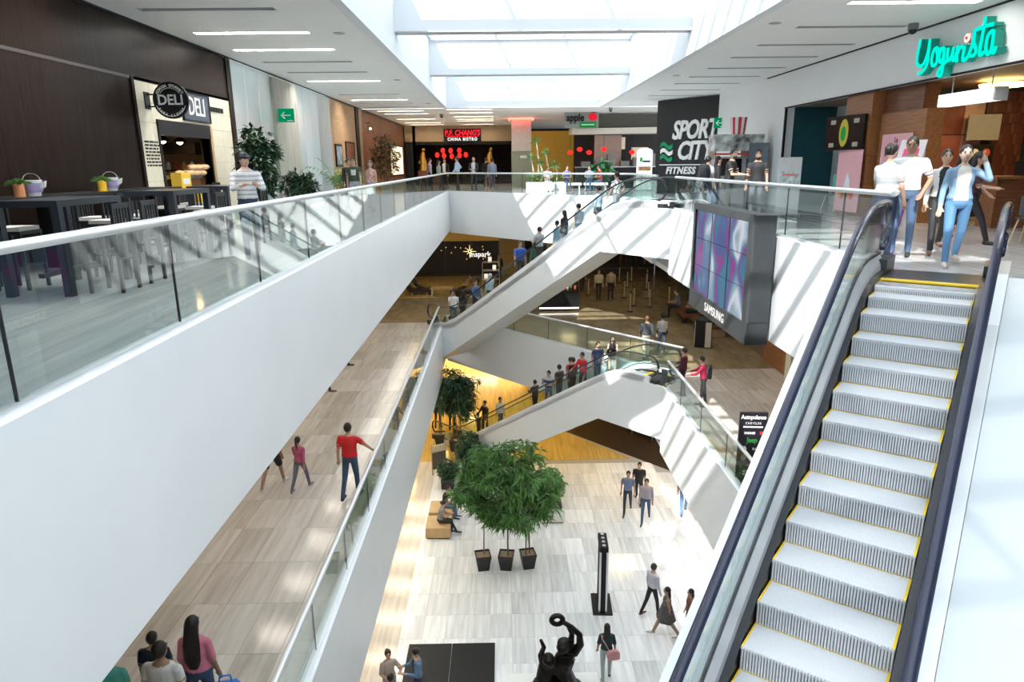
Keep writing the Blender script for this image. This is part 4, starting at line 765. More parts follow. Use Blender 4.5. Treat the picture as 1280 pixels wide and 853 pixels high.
    if hs == 'bun': b.sph((0, -.115, .03), (.05, .045, .05), 9, 6)
    if hs == 'tail': b.tube([(0, -.09, .03), (0, -.14, 0), (.01, -.14, -.12), (.015, -.12, -.26)], [.02, .032, .03, .01], 7)
    if hs == 'curly':
        rr = random.Random(4)
        for i in range(26): t, p = rr.random() * 6.28, rr.random() * 1.5; b.sph((.09 * math.sin(p) * math.cos(t), -.03 + .1 * math.sin(p) * math.sin(t), .03 + .1 * math.cos(p)), .036, 6, 4)
    place(b).build('hair', hm, root, True)
    if hs == 'cap':
        b = MB(); b.sph((0, -.008, .04), (.088, .104, .085), 14, 8); b.ext([(-.06, .07, .045), (.06, .07, .045), (.05, .165, .03), (-.05, .165, .03)], (0, 0, .012)); place(b).build('cap', pm('cap_navy', (.015, .018, .03), .6), root, True)
    for sg in (1, -1):
        b = MB(); b.sph((sg * .031, .085, .012), (.013, .012, .008), 8, 5); place(b).build('eye', hm, root)
        b = MB(); b.box(min(sg * .016, sg * .048), max(sg * .016, sg * .048), .08, .09, .030, .037); place(b).build('eyebrow', hm, root)
    b = MB(); b.sph((0, .087, -.058), (.024, .010, .007), 8, 4); place(b).build('mouth', pm('lips', (.42, .16, .14), .5), root, True)
    if hs == 'beard' or label.find('bearded') >= 0:
        b = MB(); b.sph((0, .042, -.085), (.058, .054, .045), 10, 6); place(b).build('beard', hm, root, True)
    if skirt:
        z0, z1, r0, r1, c = skirt; b = MB(); n = 24; b.rings([[((r * (1 + .07 * math.sin(6 * t) * q)) * math.cos(t), (r * .82 * (1 + .07 * math.sin(6 * t) * q)) * math.sin(t), z) for t in [2 * math.pi * j / n for j in range(n)]] for z, r, q in ((z0 + .0, r0, 0), ((z0 + z1) / 2, (r0 + r1) / 2, .6), (z1, r1, 1), (z1, r1 * .9, 1), (z0 - .02, r0 * .9, 0))])
        b.build('skirt', pm('skirt_%.2f' % c[0], c, .8, var=.5, scale=22), root, True)
    return root
STAND = ((4, 3), (-5, 3)); WALK = ((24, 8), (-22, 14)); WALK2 = ((-20, 16), (22, 6)); WIDE = ((3, 2), (-2, 2))
PHONE = ((25, 8, 85, 25), (20, 8, 80, 25)); SITL = ((84, 84), (80, 76)); FOLD = ((15, 12, 95, 45), (15, 12, 95, 45)); HANG = ((4, 8, 12, 0), (-4, 8, 12, 0)); SWING = ((-20, 7, 12, 0), (22, 7, 22, 0)); RAIL = ((28, 12, 38, 8), (5, 8, 12, 0)); LAP = ((18, 6, 70, 30), (18, 6, 70, 30))
def onE(s, off, floor):
    p = A2 + DD * s + NN * off; return (p.x, p.y, floor + min(max(int((s - .65) * .6111 / .2 + .5) * .2, 0), 5.5))
d_dn, d_up = (-DD.x, -DD.y), (DD.x, DD.y)
cam = lambda x, y: (-x, -y)
# --- upper gallery
person('man in a white striped sweater and dark cap behind the glass rail', (-3.95, 10.9, 0), (.55, -1), 1.62, top=(.72, .72, .72), pat='stripe', pat2=(.40, .41, .43), bot=NVY, hs='cap', sleeve=2, arms=((30, 12, 75, 35), (30, 12, 75, 35)), vox=.013, turn=-20)
person('man in a green print T-shirt walking past the oak wall', (-4.65, 22.2, 0), (.1, -1), 1.70, top=(.035, .06, .035), pat='print', pat2=(.7, .7, .68), bot=(.35, .38, .42), legs=WALK, arms=SWING)
person('woman in a floral blouse walking beside the green T-shirt man', (-4.2, 22.6, 0), (.0, -1), 1.6, True, top=(.55, .25, .22), pat='spot', pat2=(.75, .6, .55), bot=GRY, hs='long', sleeve=0, legs=WALK2, arms=((-10, 8, 12, 0), (14, 8, 18, 0)), hair=(.05, .025, .015))
person('person in black standing by the oak wall door', (-5.25, 24.2, 0), (.6, -.8), 1.62, top=BLK, bot=BLK, sleeve=2)
person('man in a lilac shirt chatting before the bistro', (-4.0, 39.3, 0), (1, .1), 1.74, top=(.40, .33, .45), bot=NVY, sleeve=2)
person('long-haired woman in a pale green cardigan before the bistro', (-3.45, 38.6, 0), (.8, .3), 1.66, True, top=(.36, .45, .42), bot=NVY, hs='long', sleeve=2)
person('man in a black suit facing the long-haired woman', (-3.25, 40.3, 0), (-.4, -1), 1.74, top=BLK, inner=WHT, bot=BLK, sleeve=2)
person('man in a sky blue shirt with his hand on his hip', (-2.35, 37.3, 0), (-1, .2), 1.8, top=(.42, .56, .72), bot=(.02, .02, .022), sleeve=2, arms=((-30, 40, 80, 50), (10, 10, 30, 20)))
person('man in a dark suit with a white badge at the far railing', (-1.45, 36.6, 0), (-.2, -1), 1.76, top=(.015, .015, .02), inner=(.6, .6, .62), bot=(.012, .012, .016), sleeve=2, arms=LAP, hs='bald', hair=(.06, .05, .045))
person('person in black at the bistro doorway', (-1.0, 45.0, 0), (0, 1), 1.78, top=BLK, bot=BLK, sleeve=2)
person('man in a blue grey shirt walking toward the bistro', (-.55, 39.8, 0), (.0, 1), 1.76, top=(.25, .30, .42), bot=NVY, sleeve=2, legs=WALK)
person('grey-shirted man with a dark backpack at the sport club wall', (5.75, 19.6, 0), (.9, .5), 1.6, top=(.42, .47, .55), bot=NVY, legs=WALK)
person('long-haired woman in dark clothes near the sport club lettering', (6.15, 20.0, 0), (1, -.2), 1.56, True, top=(.03, .025, .03), bot=JEAN, hs='verylong', sleeve=2)
person('bearded man in a black T-shirt leaning on the rail', (5.42, 16.7, 0), (.8, -.55), 1.7, top=BLK, bot=(.05, .05, .055), arms=((18, 8, 70, 45), (22, 8, 60, 30)), lean=6, vox=.014, skin=SK3, hair=(.04, .025, .015), turn=35)
person('man in a black top and grey apron beside the bearded man', (6.05, 16.6, 0), (-.3, -1), 1.66, top=(.02, .02, .022), bot=(.20, .20, .23), sleeve=.4, arms=((8, 10, 15, 0), (2, 10, 10, 0)), vox=.014, tilt=-10)
person('customer in a turquoise shirt seated in the yogurt shop', (9.55, 19.9, 0), (1, .3), 1.62, top=(.15, .55, .50), bot=(.2, .2, .22), sleeve=2, legs=SITL, arms=LAP, seat=.46, lean=10)
person('customer in a yellow top seated in the yogurt shop', (10.25, 20.1, 0), (-1, -.2), 1.58, True, top=(.58, .55, .16), bot=(.2, .2, .22), legs=SITL, arms=LAP, seat=.46, lean=8, hs='long')
person('person in a grey knit top with a dark bun by the near newel', (5.45, 9.85, 0), (.75, .55), 1.62, True, top=(.50, .51, .53), pat='stripe', pat2=(.58, .59, .61), bot=NVY, hs='bun', fat=1.12, vox=.011, arms=((10, 10, 20, 5), (25, 10, 60, 20)), legs=STAND, tilt=8)
person('man in a white T-shirt with his hand in his pocket', (5.92, 10.15, 0), (-.6, -.8), 1.72, top=(.86, .86, .86), bot=(.10, .16, .27), vox=.011, fat=1.06, arms=((8, 10, 20, 0), (-8, 22, 45, 25)), skin=SK2, tilt=10)
person('woman in a white blouse and black vest behind the denim jacket', (6.7, 10.55, 0), (-.45, -1), 1.60, True, top=(.75, .75, .76), inner=BLK, bot=(.015, .015, .018), hs='short', sleeve=2, legs=((26, 10), (-22, 18)), arms=((0, 12, 20, 0), (30, 12, 60, 20)), vox=.011, shoe=(.2, .1, .06))
person('woman in a pale blue denim jacket shading her eyes', (6.12, 9.25, 0), (-.42, -1), 1.60, True, top=(.24, .38, .54), inner=(.82, .78, .70), bot=(.12, .27, .48), shoe=(.62, .54, .47), hs='long', sleeve=2, legs=((16, 6), (-16, 14)), arms=((6, 14, 12, 0), (62, 30, 128, 28)), vox=.010, skin=SK3)
person('long-haired woman in a burgundy sweater by the shop chair', (8.0, 11.75, 0), (.75, -.7), 1.58, True, top=(.055, .014, .028), bot=(.018, .018, .022), hs='long', sleeve=1, legs=((28, 10), (-24, 20)), arms=((22, 10, 60, 20), (8, 8, 45, 25)), vox=.011)
# --- bench guests at the far railing
for x, y, c, l, f in ((2.35, 36.4, (.75, .75, .75), 'man in a white shirt seated on the cream bench', (.3, -1)), (3.35, 36.4, (.08, .12, .30), 'visitor in a blue top seated beside the yucca', (.2, -1)), (4.55, 36.4, (.16, .24, .42), 'visitor in a denim top seated on the far cream bench', (-.3, -1)), (5.1, 36.3, (.62, .03, .05), 'visitor in a red top seated on the far cream bench', (-1, -.3))):
    person(l, (x, y, 0), f, 1.66, top=c, bot=(.7, .7, .7) if c[0] > .7 else JEAN, legs=SITL, arms=LAP, seat=.42, lean=8, vox=.022)
# --- riders on the upper escalator
for s, of, f, a in (
    (8.3, .55, d_dn, dict(label='woman in a light blue top near the head of the escalator', h=1.58, fem=True, top=(.45, .55, .68), bot=(.10, .11, .13), hs='bun', sleeve=2)),
    (8.9, .75, d_dn, dict(label='man in a black and white patterned shirt near the head of the escalator', h=1.62, top=(.80, .80, .82), pat='spot', pat2=(.03, .03, .05), bot=GRY, arms=((-25, 25, 60, 30), (10, 10, 20, 0)))),
    (6.8, .5, d_dn, dict(label='long-haired woman in black riding the upper escalator', h=1.52, fem=True, top=BLK, bot=(.10, .11, .14), hs='long', sleeve=2)),
    (7.2, .8, d_dn, dict(label='man in a pale blue shirt behind the woman in black', h=1.55, top=(.45, .52, .62), bot=JEAN)),
    (6.2, .75, d_dn, dict(label='woman in a sky blue blouse riding the upper escalator', h=1.52, fem=True, top=(.25, .45, .62), bot=(.5, .5, .52), sleeve=2)),
    (5.45, .6, d_dn, dict(label='man in a grey T-shirt riding the upper escalator', h=1.66, top=(.42, .43, .44), bot=BLK, arms=PHONE)),
    (4.5, .5, (.2, -1), dict(label='man in a cobalt blue shirt riding the upper escalator', h=1.68, top=(.03, .12, .50), bot=(.04, .05, .07))),
    (4.95, .8, d_dn, dict(label='woman in a dark green top riding the upper escalator', h=1.5, fem=True, top=(.03, .12, .09), bot=BLK, hs='long', sleeve=2)),
    (1.75, .5, d_up, dict(label='man in a blue shirt low on the upper escalator', h=1.68, top=(.05, .11, .24), bot=NVY, sleeve=2, arms=RAIL)),
    (2.3, .85, d_dn, dict(label='grey-haired man in a pale blue shirt low on the upper escalator', h=1.56, top=(.52, .60, .68), bot=NVY, sleeve=2, hair=(.5, .5, .5), arms=RAIL)),
    (.15, .55, (-.3, -1), dict(label='man in a white polo at the foot of the upper escalator', h=1.62, top=WHT, bot=(.10, .13, .18))),
    (.3, .95, d_dn, dict(label='woman in black at the foot of the upper escalator', h=1.6, fem=True, top=BLK, bot=BLK, hs='long', sleeve=2))):
    person(loc=onE(s, of, Z2), face=f, vox=.019, **a)
# --- riders on the lower escalator
for s, of, f, a in (
    (5.3, .5, d_dn, dict(label='boy in a dark jacket riding the lower escalator', h=1.46, top=(.03, .03, .035), inner=(.5, .5, .55), bot=BLK, sleeve=2, arms=PHONE)),
    (6.05, .5, (-.5, -.8), dict(label='man in a blue and grey striped shirt riding the lower escalator', h=1.6, top=(.04, .07, .20), pat='band', pat2=(.5, .52, .55), bot=(.12, .18, .28), arms=((30, 8, 120, 20), (15, 8, 90, 50)))),
    (6.7, .4, d_dn, dict(label='man in an olive T-shirt riding the lower escalator', h=1.6, top=(.055, .06, .045), bot=(.08, .12, .18))),
    (6.75, .95, d_dn, dict(label='man in a faded red T-shirt riding the lower escalator', h=1.58, top=(.42, .07, .06), bot=(.06, .055, .05))),
    (7.3, .5, d_dn, dict(label='man in a black jacket beside the red hoodie', h=1.58, top=BLK, bot=BLK, sleeve=2)),
    (7.65, .65, (-.7, -.5), dict(label='man in a red hoodie on the lower escalator', h=1.62, top=(.68, .02, .03), bot=(.05, .05, .05), sleeve=2, arms=RAIL, lean=4)),
    (8.5, .45, (.4, -1), dict(label='bearded man in a navy shirt on the lower escalator', h=1.60, top=(.03, .055, .13), bot=(.05, .08, .14), arms=((-6, 8, 20, 0), (0, 8, 20, 0)))),
    (8.75, .95, (-.2, -1), dict(label='long-haired woman in a black top with cream trousers', h=1.56, fem=True, top=BLK, bot=(.60, .52, .42), hs='verylong', sleeve=0, skin=SK3, arms=PHONE, hair=(.03, .017, .01))),
    (2.2, .5, (-.6, -.5), dict(label='man in a brown jacket low on the lower escalator', h=1.62, top=(.04, .022, .015), bot=BLK, sleeve=2, arms=RAIL)),
    (2.75, .9, d_up, dict(label='man in a white T-shirt low on the lower escalator', h=1.62, top=(.75, .72, .66), bot=(.06, .05, .04))),
    (1.8, .45, d_up, dict(label='child in dark clothes at the foot of the lower escalator', h=1.15, top=(.03, .028, .03), bot=BLK))):
    person(loc=onE(s, of, Z1), face=f, vox=.019, **a)
# --- middle gallery
person('man in a red polo walking by the middle railing', (-3.3, 13.45, Z2), (.2, 1), 1.70, top=(.72, .015, .02), bot=(.045, .085, .16), hs='short', arms=((38, 28, 10, 0), (-6, 14, 12, 0)), legs=((10, 6), (-14, 12)), vox=.013, fat=1.08)
person('girl in a pink top and grey leggings walking in the gallery', (-4.5, 13.85, Z2), (.2, 1), 1.28, True, top=(.55, .11, .20), bot=(.17, .17, .22), hs='tail', sleeve=2, legs=WALK, arms=SWING, vox=.013, shoe=(.3, .28, .28))
person('walker in black shorts and white trainers', (-5.15, 14.0, Z2), (.15, 1), 1.62, True, top=BLK, bot=BLK, shorts=True, shoe=(.7, .7, .72), sleeve=0, legs=WALK, skin=SK2, vox=.013)
person('walker in dark shoes beneath the long parapet', (-5.85, 23.5, Z2), (1, .2), 1.7, top=GRY, bot=NVY, shoe=(.02, .02, .02), legs=WALK)
person('walker in tan shoes beneath the long parapet', (-5.8, 20.6, Z2), (1, .2), 1.7, top=(.3, .2, .15), bot=NVY, shoe=(.30, .14, .06), legs=WALK)
person('person in a turquoise T-shirt below the parapet corner', (-4.62, 6.75, Z2), (.2, -1), 1.58, True, top=(.10, .48, .38), bot=JEAN, hs='tail', skin=SK2, fat=1.15, arms=((20, 25, 20, 0), (0, 10, 10, 0)), vox=.013)
person('boy in a dark football shirt with red cuffs', (-4.42, 7.35, Z2), (-.1, 1), 1.34, top=(.012, .02, .05), pat='print', bot=BLK, hs='short', sleeve=.6, fore=RED, vox=.013)
person('man in a white shirt with a navy collar', (-3.98, 6.72, Z2), (.1, 1), 1.68, top=(.80, .78, .76), bot=NVY, skin=SK2, vox=.013)
person('long-haired woman in a pink top carrying a blue bag', (-3.82, 7.2, Z2), (.05, 1), 1.66, True, top=(.72, .22, .32), bot=JEAN, hs='verylong', skin=SK2, vox=.013, sleeve=.8)
person('dark-shirted man facing the escalator on the middle landing', (5.42, 19.75, Z2), (-.8, .5), 1.5, top=(.10, .012, .03), bot=BLK, sleeve=2, arms=RAIL)
person('person in a crimson top leaning on the middle railing', (5.75, 18.75, Z2), (-.9, .3), 1.52, top=(.34, .01, .05), bot=(.03, .03, .035), sleeve=2, arms=((40, 8, 35, 5), (36, 8, 40, 10)), lean=8, vox=.015)
person('man in a dark sweater and cream trousers strolling', (5.15, 23.9, Z2), (.1, 1), 1.62, top=(.06, .07, .085), bot=(.68, .62, .50), legs=WALK, sleeve=2, hair=(.15, .07, .03), arms=SWING)
person('person in a white draped vest strolling with him', (5.85, 24.5, Z2), (.2, 1), 1.55, True, top=(.55, .55, .56), bot=(.03, .05, .09), hs='curly', sleeve=2, fore=BLK, legs=WALK2)
person('man in a beige shirt waiting among the rope posts', (4.92, 34.8, Z2), (.1, -1), 1.62, top=(.62, .52, .36), bot=BLK, legs=((8, 2), (-8, 2)))
person('man in a tan shirt with his back to us among the rope posts', (5.55, 34.8, Z2), (.2, 1), 1.65, top=(.40, .33, .22), bot=BLK, legs=((8, 2), (-8, 2)))
person('person in black behind the rope posts', (4.35, 37.3, Z2), (.3, -1), 1.6, top=BLK, bot=BLK, sleeve=2)
person('shop assistant in black at the dark shop corner', (-.25, 41.2, Z2), (0, -1), 1.65, top=BLK, inner=(.3, .3, .3), bot=BLK, sleeve=2)
for i, (x, y, c, l) in enumerate([(8.0, 30.6, (.09, .12, .17), 'man in dark blue seated on the gallery bench'), (8.5, 29.5, (.10, .28, .22), 'person in green seated on the gallery bench'), (8.75, 28.4, (.30, .10, .09), 'person in maroon seated on the gallery bench'), (8.9, 27.3, (.35, .30, .25), 'person in beige seated on the gallery bench')]):
    person(l, (x, y, Z2), (-1, .1), 1.64, top=c, bot=BLK, legs=SITL, arms=LAP, seat=.45, lean=10, vox=.02)
for x, y, f, l in ((-4.75, 37.25, (1, -.05), 'person in black stretched out in the lounge chair under the parapet'), (-2.05, 36.6, (-1, .05), 'person in a tan top stretched out in the lounge chair beside the escalator')):
    person(l, (x, y, Z2), f, 1.68, top=BLK if x < -3 else (.45, .28, .12), bot=(.03, .025, .022), legs=((72, 30), (66, 26)), arms=LAP, seat=.40, lean=-32, sleeve=2, vox=.02)
# --- lower concourse
person('man in a blue checked shirt walking with two friends', (4.42, 22.6, Z1), (-.25, -1), 1.70, top=(.16, .21, .34), bot=(.03, .04, .08), legs=WALK, arms=((-10, 10, 20, 0), (10, 10, 25, 0)))
person('man in black walking behind his friends', (4.98, 23.4, Z1), (-.3, -1), 1.66, top=BLK, bot=BLK, legs=WALK2, sleeve=.6)
person('man in a grey pink shirt and jeans walking with friends', (4.95, 21.95, Z1), (-.3, -1), 1.70, top=(.36, .32, .36), bot=(.06, .11, .2), legs=WALK, sleeve=2)
person('person in light jeans passing under the parapet', (6.45, 22.5, Z1), (.2, 1), 1.68, top=(.25, .15, .12), bot=(.13, .25, .45), legs=WALK, sleeve=2)
person('man in a white shirt and dark trousers crossing the concourse', (4.07, 16.75, Z1), (.9, .45), 1.64, top=(.66, .67, .75), bot=(.018, .018, .022), sleeve=2, legs=((14, 6), (-18, 10)), shoe=(.12, .035, .02), vox=.014)
person('woman in a black and beige patterned dress walking', (4.25, 15.85, Z1), (-1, .1), 1.56, True, top=(.20, .16, .12), pat='spot', pat2=(.05, .045, .045), bot=SK2, skin=SK2, sleeve=0, hs='long', legs=((26, 4), (-24, 8)), arms=((8, 8, 15, 0), (-12, 8, 12, 0)), shoe=(.7, .66, .6), skirt=(.98, .55, .155, .30, (.07, .065, .065)), vox=.014)
person('long-haired person half hidden by the near escalator', (4.85, 15.75, Z1), (-1, 0), 1.5, True, top=(.25, .10, .06), bot=NVY, hs='long', sleeve=.4, vox=.015)
person('woman in a dark green top with a pink shoulder bag', (2.41, 14.3, Z1), (.05, 1), 1.58, True, top=(.012, .045, .05), bot=(.42, .50, .47), hs='long', sleeve=1, legs=((10, 4), (-12, 14)), arms=((4, 12, 15, 0), (4, 12, 15, 0)), shoe=(.16, .06, .03), vox=.012)
person('woman in a beige blouse standing by the black panels', (-2.78, 13.5, Z1), (.4, -1), 1.6, True, top=(.50, .42, .36), bot=GRY, hs='bun', sleeve=.8, arms=((10, 12, 50, 40), (20, 30, 90, 30)), vox=.014)
person('person in a blue denim jacket looking at a phone', (-2.12, 13.5, Z1), (-1, -.35), 1.62, top=(.12, .22, .38), inner=BLK, bot=NVY, sleeve=2, arms=PHONE, vox=.013, tilt=25)
person('person in a lilac top beside the woman in beige', (-2.6, 12.75, Z1), (.2, 1), 1.58, top=(.35, .37, .55), bot=NVY, vox=.014)
person('person in black nursing on the farther tan cube seat', (-2.25, 22.5, Z1), (1, -.15), 1.62, True, top=(.015, .015, .018), bot=(.12, .19, .33), legs=SITL, arms=LAP, seat=.42, lean=14, hs='bun', vox=.015)
person('woman in a grey top reading a phone on the nearer tan cube seat', (-2.3, 21.4, Z1), (1, -.05), 1.60, True, top=(.28, .27, .29), bot=(.018, .018, .02), legs=((88, 62), (80, 80)), arms=PHONE, seat=.42, lean=14, hs='bun', skin=SK1, vox=.015, sleeve=.2)
person('person in maroon seated behind the white planter', (1.35, 24.2, Z1), (.3, -1), 1.6, top=(.2, .05, .05), bot=NVY, legs=SITL, arms=LAP, seat=.42)
person('person standing in the clothes shop entrance', (5.4, 32.3, Z1), (0, 1), 1.7, top=BLK, bot=BLK, shoe=(.5, .48, .45))
person('woman passing behind the bamboo in dark clothes', (-3.25, 31.2, Z1), (.3, 1), 1.66, True, top=(.05, .03, .025), bot=(.04, .035, .03), hs='long', sleeve=2)
person('man in a dark red top passing behind the bamboo', (-2.55, 31.0, Z1), (.2, 1), 1.72, top=(.14, .02, .02), bot=(.03, .05, .03), sleeve=.6)
# --- things people carry
def bag(name, label, loc, rz, w, d, h, mat, strap):
    t = thing(name, label, 'bag', loc, rz); b = MB(); b.rings([[(-w * k, -d * k, z), (w * k, -d * k, z), (w * k, d * k, z), (-w * k, d * k, z)] for z, k in ((0, .85), (h * .2, 1), (h * .8, .95), (h, .7))]); b.build('bag_body', mat, t)
    MB().tube(strap, .012, 6).build('strap', mat, t); return t
bag('shoulder_bag', 'pink shoulder bag on the back of the woman in dark green', (2.55, 14.12, Z1 + .72), .2, .15, .06, .24, pm('pink_leather', (.72, .33, .33), .5), [(-.1, -.0, .23), (-.2, -.03, .45), (-.3, .0, .62), (-.28, .1, .64), (-.2, .2, .5), (-.05, .2, .3)])
bag('shopping_bag', 'blue shopping bag held by the long-haired woman in pink', (-3.52, 7.22, Z2 + .28), .2, .18, .06, .42, pm('blue_bag', (.015, .16, .62), .5), [(-.08, 0, .40), (-.06, 0, .52), (.06, 0, .52), (.08, 0, .40)])
bag('backpack', 'dark backpack worn by the grey-shirted man', (5.60, 19.42, .92), -1.06, .16, .08, .42, pm('pack_black', (.02, .022, .028), .7), [(-.08, .08, .38), (-.08, .14, .45), (-.08, .16, .3), (-.08, .12, .1)])
bag('shoulder_bag', 'black shoulder bag beside the woman in cream trousers', (3.72, 22.85, Z2 - .02 - .0), .3, .15, .07, .26, BLACK, [(-.1, 0, .25), (-.05, 0, .5), (.0, 0, .7), (.06, 0, .5), (.1, 0, .25)]).location.z = -5.95 + .85
t = bag('backpack', 'black backpack worn by the person in the crimson top', (5.89, 18.70, Z2 + .88), 1.25, .15, .07, .38, MATS['pack_black'], [(-.08, .07, .34), (-.08, .12, .42), (-.08, .14, .25)])
# ---------------------------------------------------------------- plants
def leaf(mb, p, d, L, w, rng, droop=.3):
    d = Vector(d).normalized(); s = d.cross(Vector((0, 0, 1)))
    if s.length < .1: s = Vector((1, 0, 0))
    s.normalize(); s = (s + Vector((0, 0, rng.uniform(-.5, .5)))).normalized(); m = p + d * L * .45 - Vector((0, 0, droop * L * .12)); e = p + d * L - Vector((0, 0, droop * L * .5))
    mb.add([p, m + s * w, e, m - s * w], [(0, 1, 2), (0, 2, 3)])
def cloud(mb, c, r, n, L, w, rng, clus=6, droop=.5):
    for i in range(n // clus):
        while True:
            q = Vector((rng.uniform(-1, 1), rng.uniform(-1, 1), rng.uniform(-1, 1)))
            if q.length < 1: break
        p = Vector(c) + Vector((q.x * r[0], q.y * r[1], q.z * r[2])); base = Vector((q.x, q.y, .2)).normalized()
        for k in range(clus):
            d = base * .6 + Vector((rng.uniform(-1, 1), rng.uniform(-1, 1), rng.uniform(-.8, .6))); leaf(mb, p, d, L * rng.uniform(.7, 1.25), w * rng.uniform(.8, 1.2), rng, droop)
def square_pot(t, w0, w1, h, mat=POT):
    b = MB(); b.rings([[(-w, -w, z), (w, -w, z), (w, w, z), (-w, w, z)] for w, z in ((w0, 0), (w1 * .98, h - .06), (w1, h - .06), (w1, h), (w1 - .03, h), (w1 - .04, h - .05))]); b.build('pot', mat, t); MB().box(-w1 + .035, w1 - .035, -w1 + .035, w1 - .035, h - .08, h - .045).build('soil', SOIL, t)
def fol(mb, mat, t): return tag(mb.build('foliage', mat, t), kind='stuff')
def bamboo(label, loc, h, canes, seed, mat=LEAF, pot=(.17, .24, .52), spread=.55, n=900, z0=.45, grp=None, L=.26, w=.02):
    rng = random.Random(seed); t = thing('potted_bamboo', label, 'plant', loc, rng.uniform(-.2, .2), grp); square_pot(t, *pot)
    leaves = MB()
    for i in range(canes):
        x, y = rng.uniform(-.12, .12), rng.uniform(-.1, .1); tx, ty = rng.uniform(-.25, .25), rng.uniform(-.2, .2); hh = h * rng.uniform(.88, 1.0)
        pts = [(x + tx * (k / 8) ** 2, y + ty * (k / 8) ** 2, pot[2] - .1 + (hh - pot[2] + .1) * k / 8) for k in range(9)]
        MB().tube(pts, [.022 - .014 * k / 8 for k in range(9)], 7).build('cane', BARK, t, True)
        br = MB()
        for k in range(14):
            f = z0 + (1 - z0) * (k + .5) / 14; z = hh * f; px, py = x + tx * f * f, y + ty * f * f; a = rng.uniform(0, 6.28); rr = spread * (1.1 - abs(f - .75)) * rng.uniform(.5, 1); e = Vector((px + rr * math.cos(a), py + rr * math.sin(a), z + rng.uniform(.0, .25))); br.cyl((px, py, z), e, .006, .003, 4)
            cloud(leaves, e, (.26, .26, .2), n // canes // 14, L, w, rng, 6, .9); cloud(leaves, (Vector((px, py, z)) + e) / 2, (.2, .2, .16), n // canes // 28, L, w, rng, 6, .9)
        br.build('branches', BARK, t)
    fol(leaves, mat, t); return t
for i, (x, y, l) in enumerate([(-.76, 19.2, 'slim bamboo in the black pot nearest the tan cube seats'), (-.02, 19.2, 'bamboo in the middle black pot of the three in a row'), (.66, 19.25, 'bamboo in the black pot nearest the white planter')]): bamboo(l, (x, y, Z1), (3.95, 4.15, 3.9)[i], (1, 2, 2)[i], 20 + i, n=1800, spread=.82, z0=.42, grp='bamboo pots standing in a row', L=.30, w=.026, mat=(LEAF, LEAF, LEAFB)[i])
for i, (x, y, h, l) in enumerate([(-3.0, 29.3, 3.1, 'tall dark bamboo behind the long parapet edge'), (-2.25, 28.5, 3.35, 'tall dark bamboo beside the escalator foot'), (-1.95, 27.4, 4.0, 'tall dark bamboo in front of the escalator foot')]): bamboo(l, (x, y, Z1), h, 2, 40 + i, mat=LEAFD, n=1500, spread=.6, z0=.58, grp='dark bamboo at the escalator foot', w=.03)
def shrub(label, loc, r, h, seed, mat=LEAFD, base=None, n=900, L=.16, w=.035, name='shrub'):
    rng = random.Random(seed); t = thing(name, label, 'plant', loc); lv = MB(); z0 = 0
    if base: base(t); z0 = base.h
    cloud(lv, (0, 0, z0 + h * .55), (r, r, h * .45), n, L, w, rng); fol(lv, mat, t); b = MB()
    for k in range(5): a = k * 1.26; b.cyl((.03 * math.cos(a), .03 * math.sin(a), z0 - .02), (r * .5 * math.cos(a), r * .5 * math.sin(a), z0 + h * .6), .015, .006, 5)
    b.build('stems', BARK, t); return t
def black_box(t): square_pot(t, .24, .26, .4)
black_box.h = .36
def white_box(t): bx('planter_box', pm('white_planter', (.80, .78, .74), .4), t, (-.42, .42, -.42, .42, .07, .52)); bx('plinth', TAN, t, (-.38, .38, -.38, .38, 0, .07)); bx('soil', SOIL, t, (-.3, .3, -.3, .3, .52, .53)); bx('inner_pot', POT, t, (-.32, .32, -.32, .32, .521, .62))
white_box.h = .6
def steel_box(t): square_pot(t, .2, .24, .45, pm('steel_pot', (.35, .35, .33), .4, .6))
steel_box.h = .41
shrub('round dark shrub behind the tan cube seats', (-2.3, 24.9, Z1), .42, .75, 1, base=black_box, n=1100)
for i, (x, y) in enumerate([(-1.55, 26.6), (-1.45, 25.7), (-1.2, 24.9)]): tag(shrub(['dense dark shrub beside the wooden easel sign', 'dense dark shrub in the middle of the row to the escalator', 'dense dark shrub behind the slim bamboo pot'][i], (x, y, Z1), .5, 1.25, 5 + i, base=black_box, n=1300), group='dark shrubs leading to the escalator')
shrub('leafy shrub in the square white planter', (1.65, 22.3, Z1), .48, 1.3, 11, mat=LEAF, base=white_box, n=1300)
shrub('tall schefflera beside the man in the striped sweater', (-5.95, 17.4, 0), .48, 1.95, 12, mat=LEAFD, base=steel_box, n=1200, L=.24, w=.05)
shrub('low leafy plant at the foot of the weathered column', (-6.0, 20.9, 0), .55, .85, 13, mat=LEAFD, base=steel_box, n=900, L=.2, w=.04)
def palm(label, loc, h, nf, L, seed, mat=LEAF):
    rng = random.Random(seed); t = thing('potted_palm', label, 'plant', loc); square_pot(t, .2, .24, .42); lv = MB(); st = MB()
    for k in range(nf):
        a = rng.uniform(0, 6.28); e = rng.uniform(.5, 1.3); pts = []; p = Vector((0, 0, .4)); d = Vector((math.cos(a) * math.cos(e), math.sin(a) * math.cos(e), math.sin(e))); p = Vector((0, 0, .4)) + Vector((0, 0, h * rng.uniform(.1, .5)))
        for q in range(9): pts.append(p.copy()); p = p + d * L / 8; d.z -= .16; d.normalize()
        st.tube([(0, 0, .35)] + pts, .007, 4); s = Vector((-math.sin(a), math.cos(a), 0))
        for q in range(2, 9):
            for sg in (-1, 1): leaf(lv, pts[q], s * sg + d * .5 + Vector((0, 0, -.15)), .30 * (1.15 - q / 14), .018, rng)
    st.build('stalks', LEAFB, t); fol(lv, mat, t)
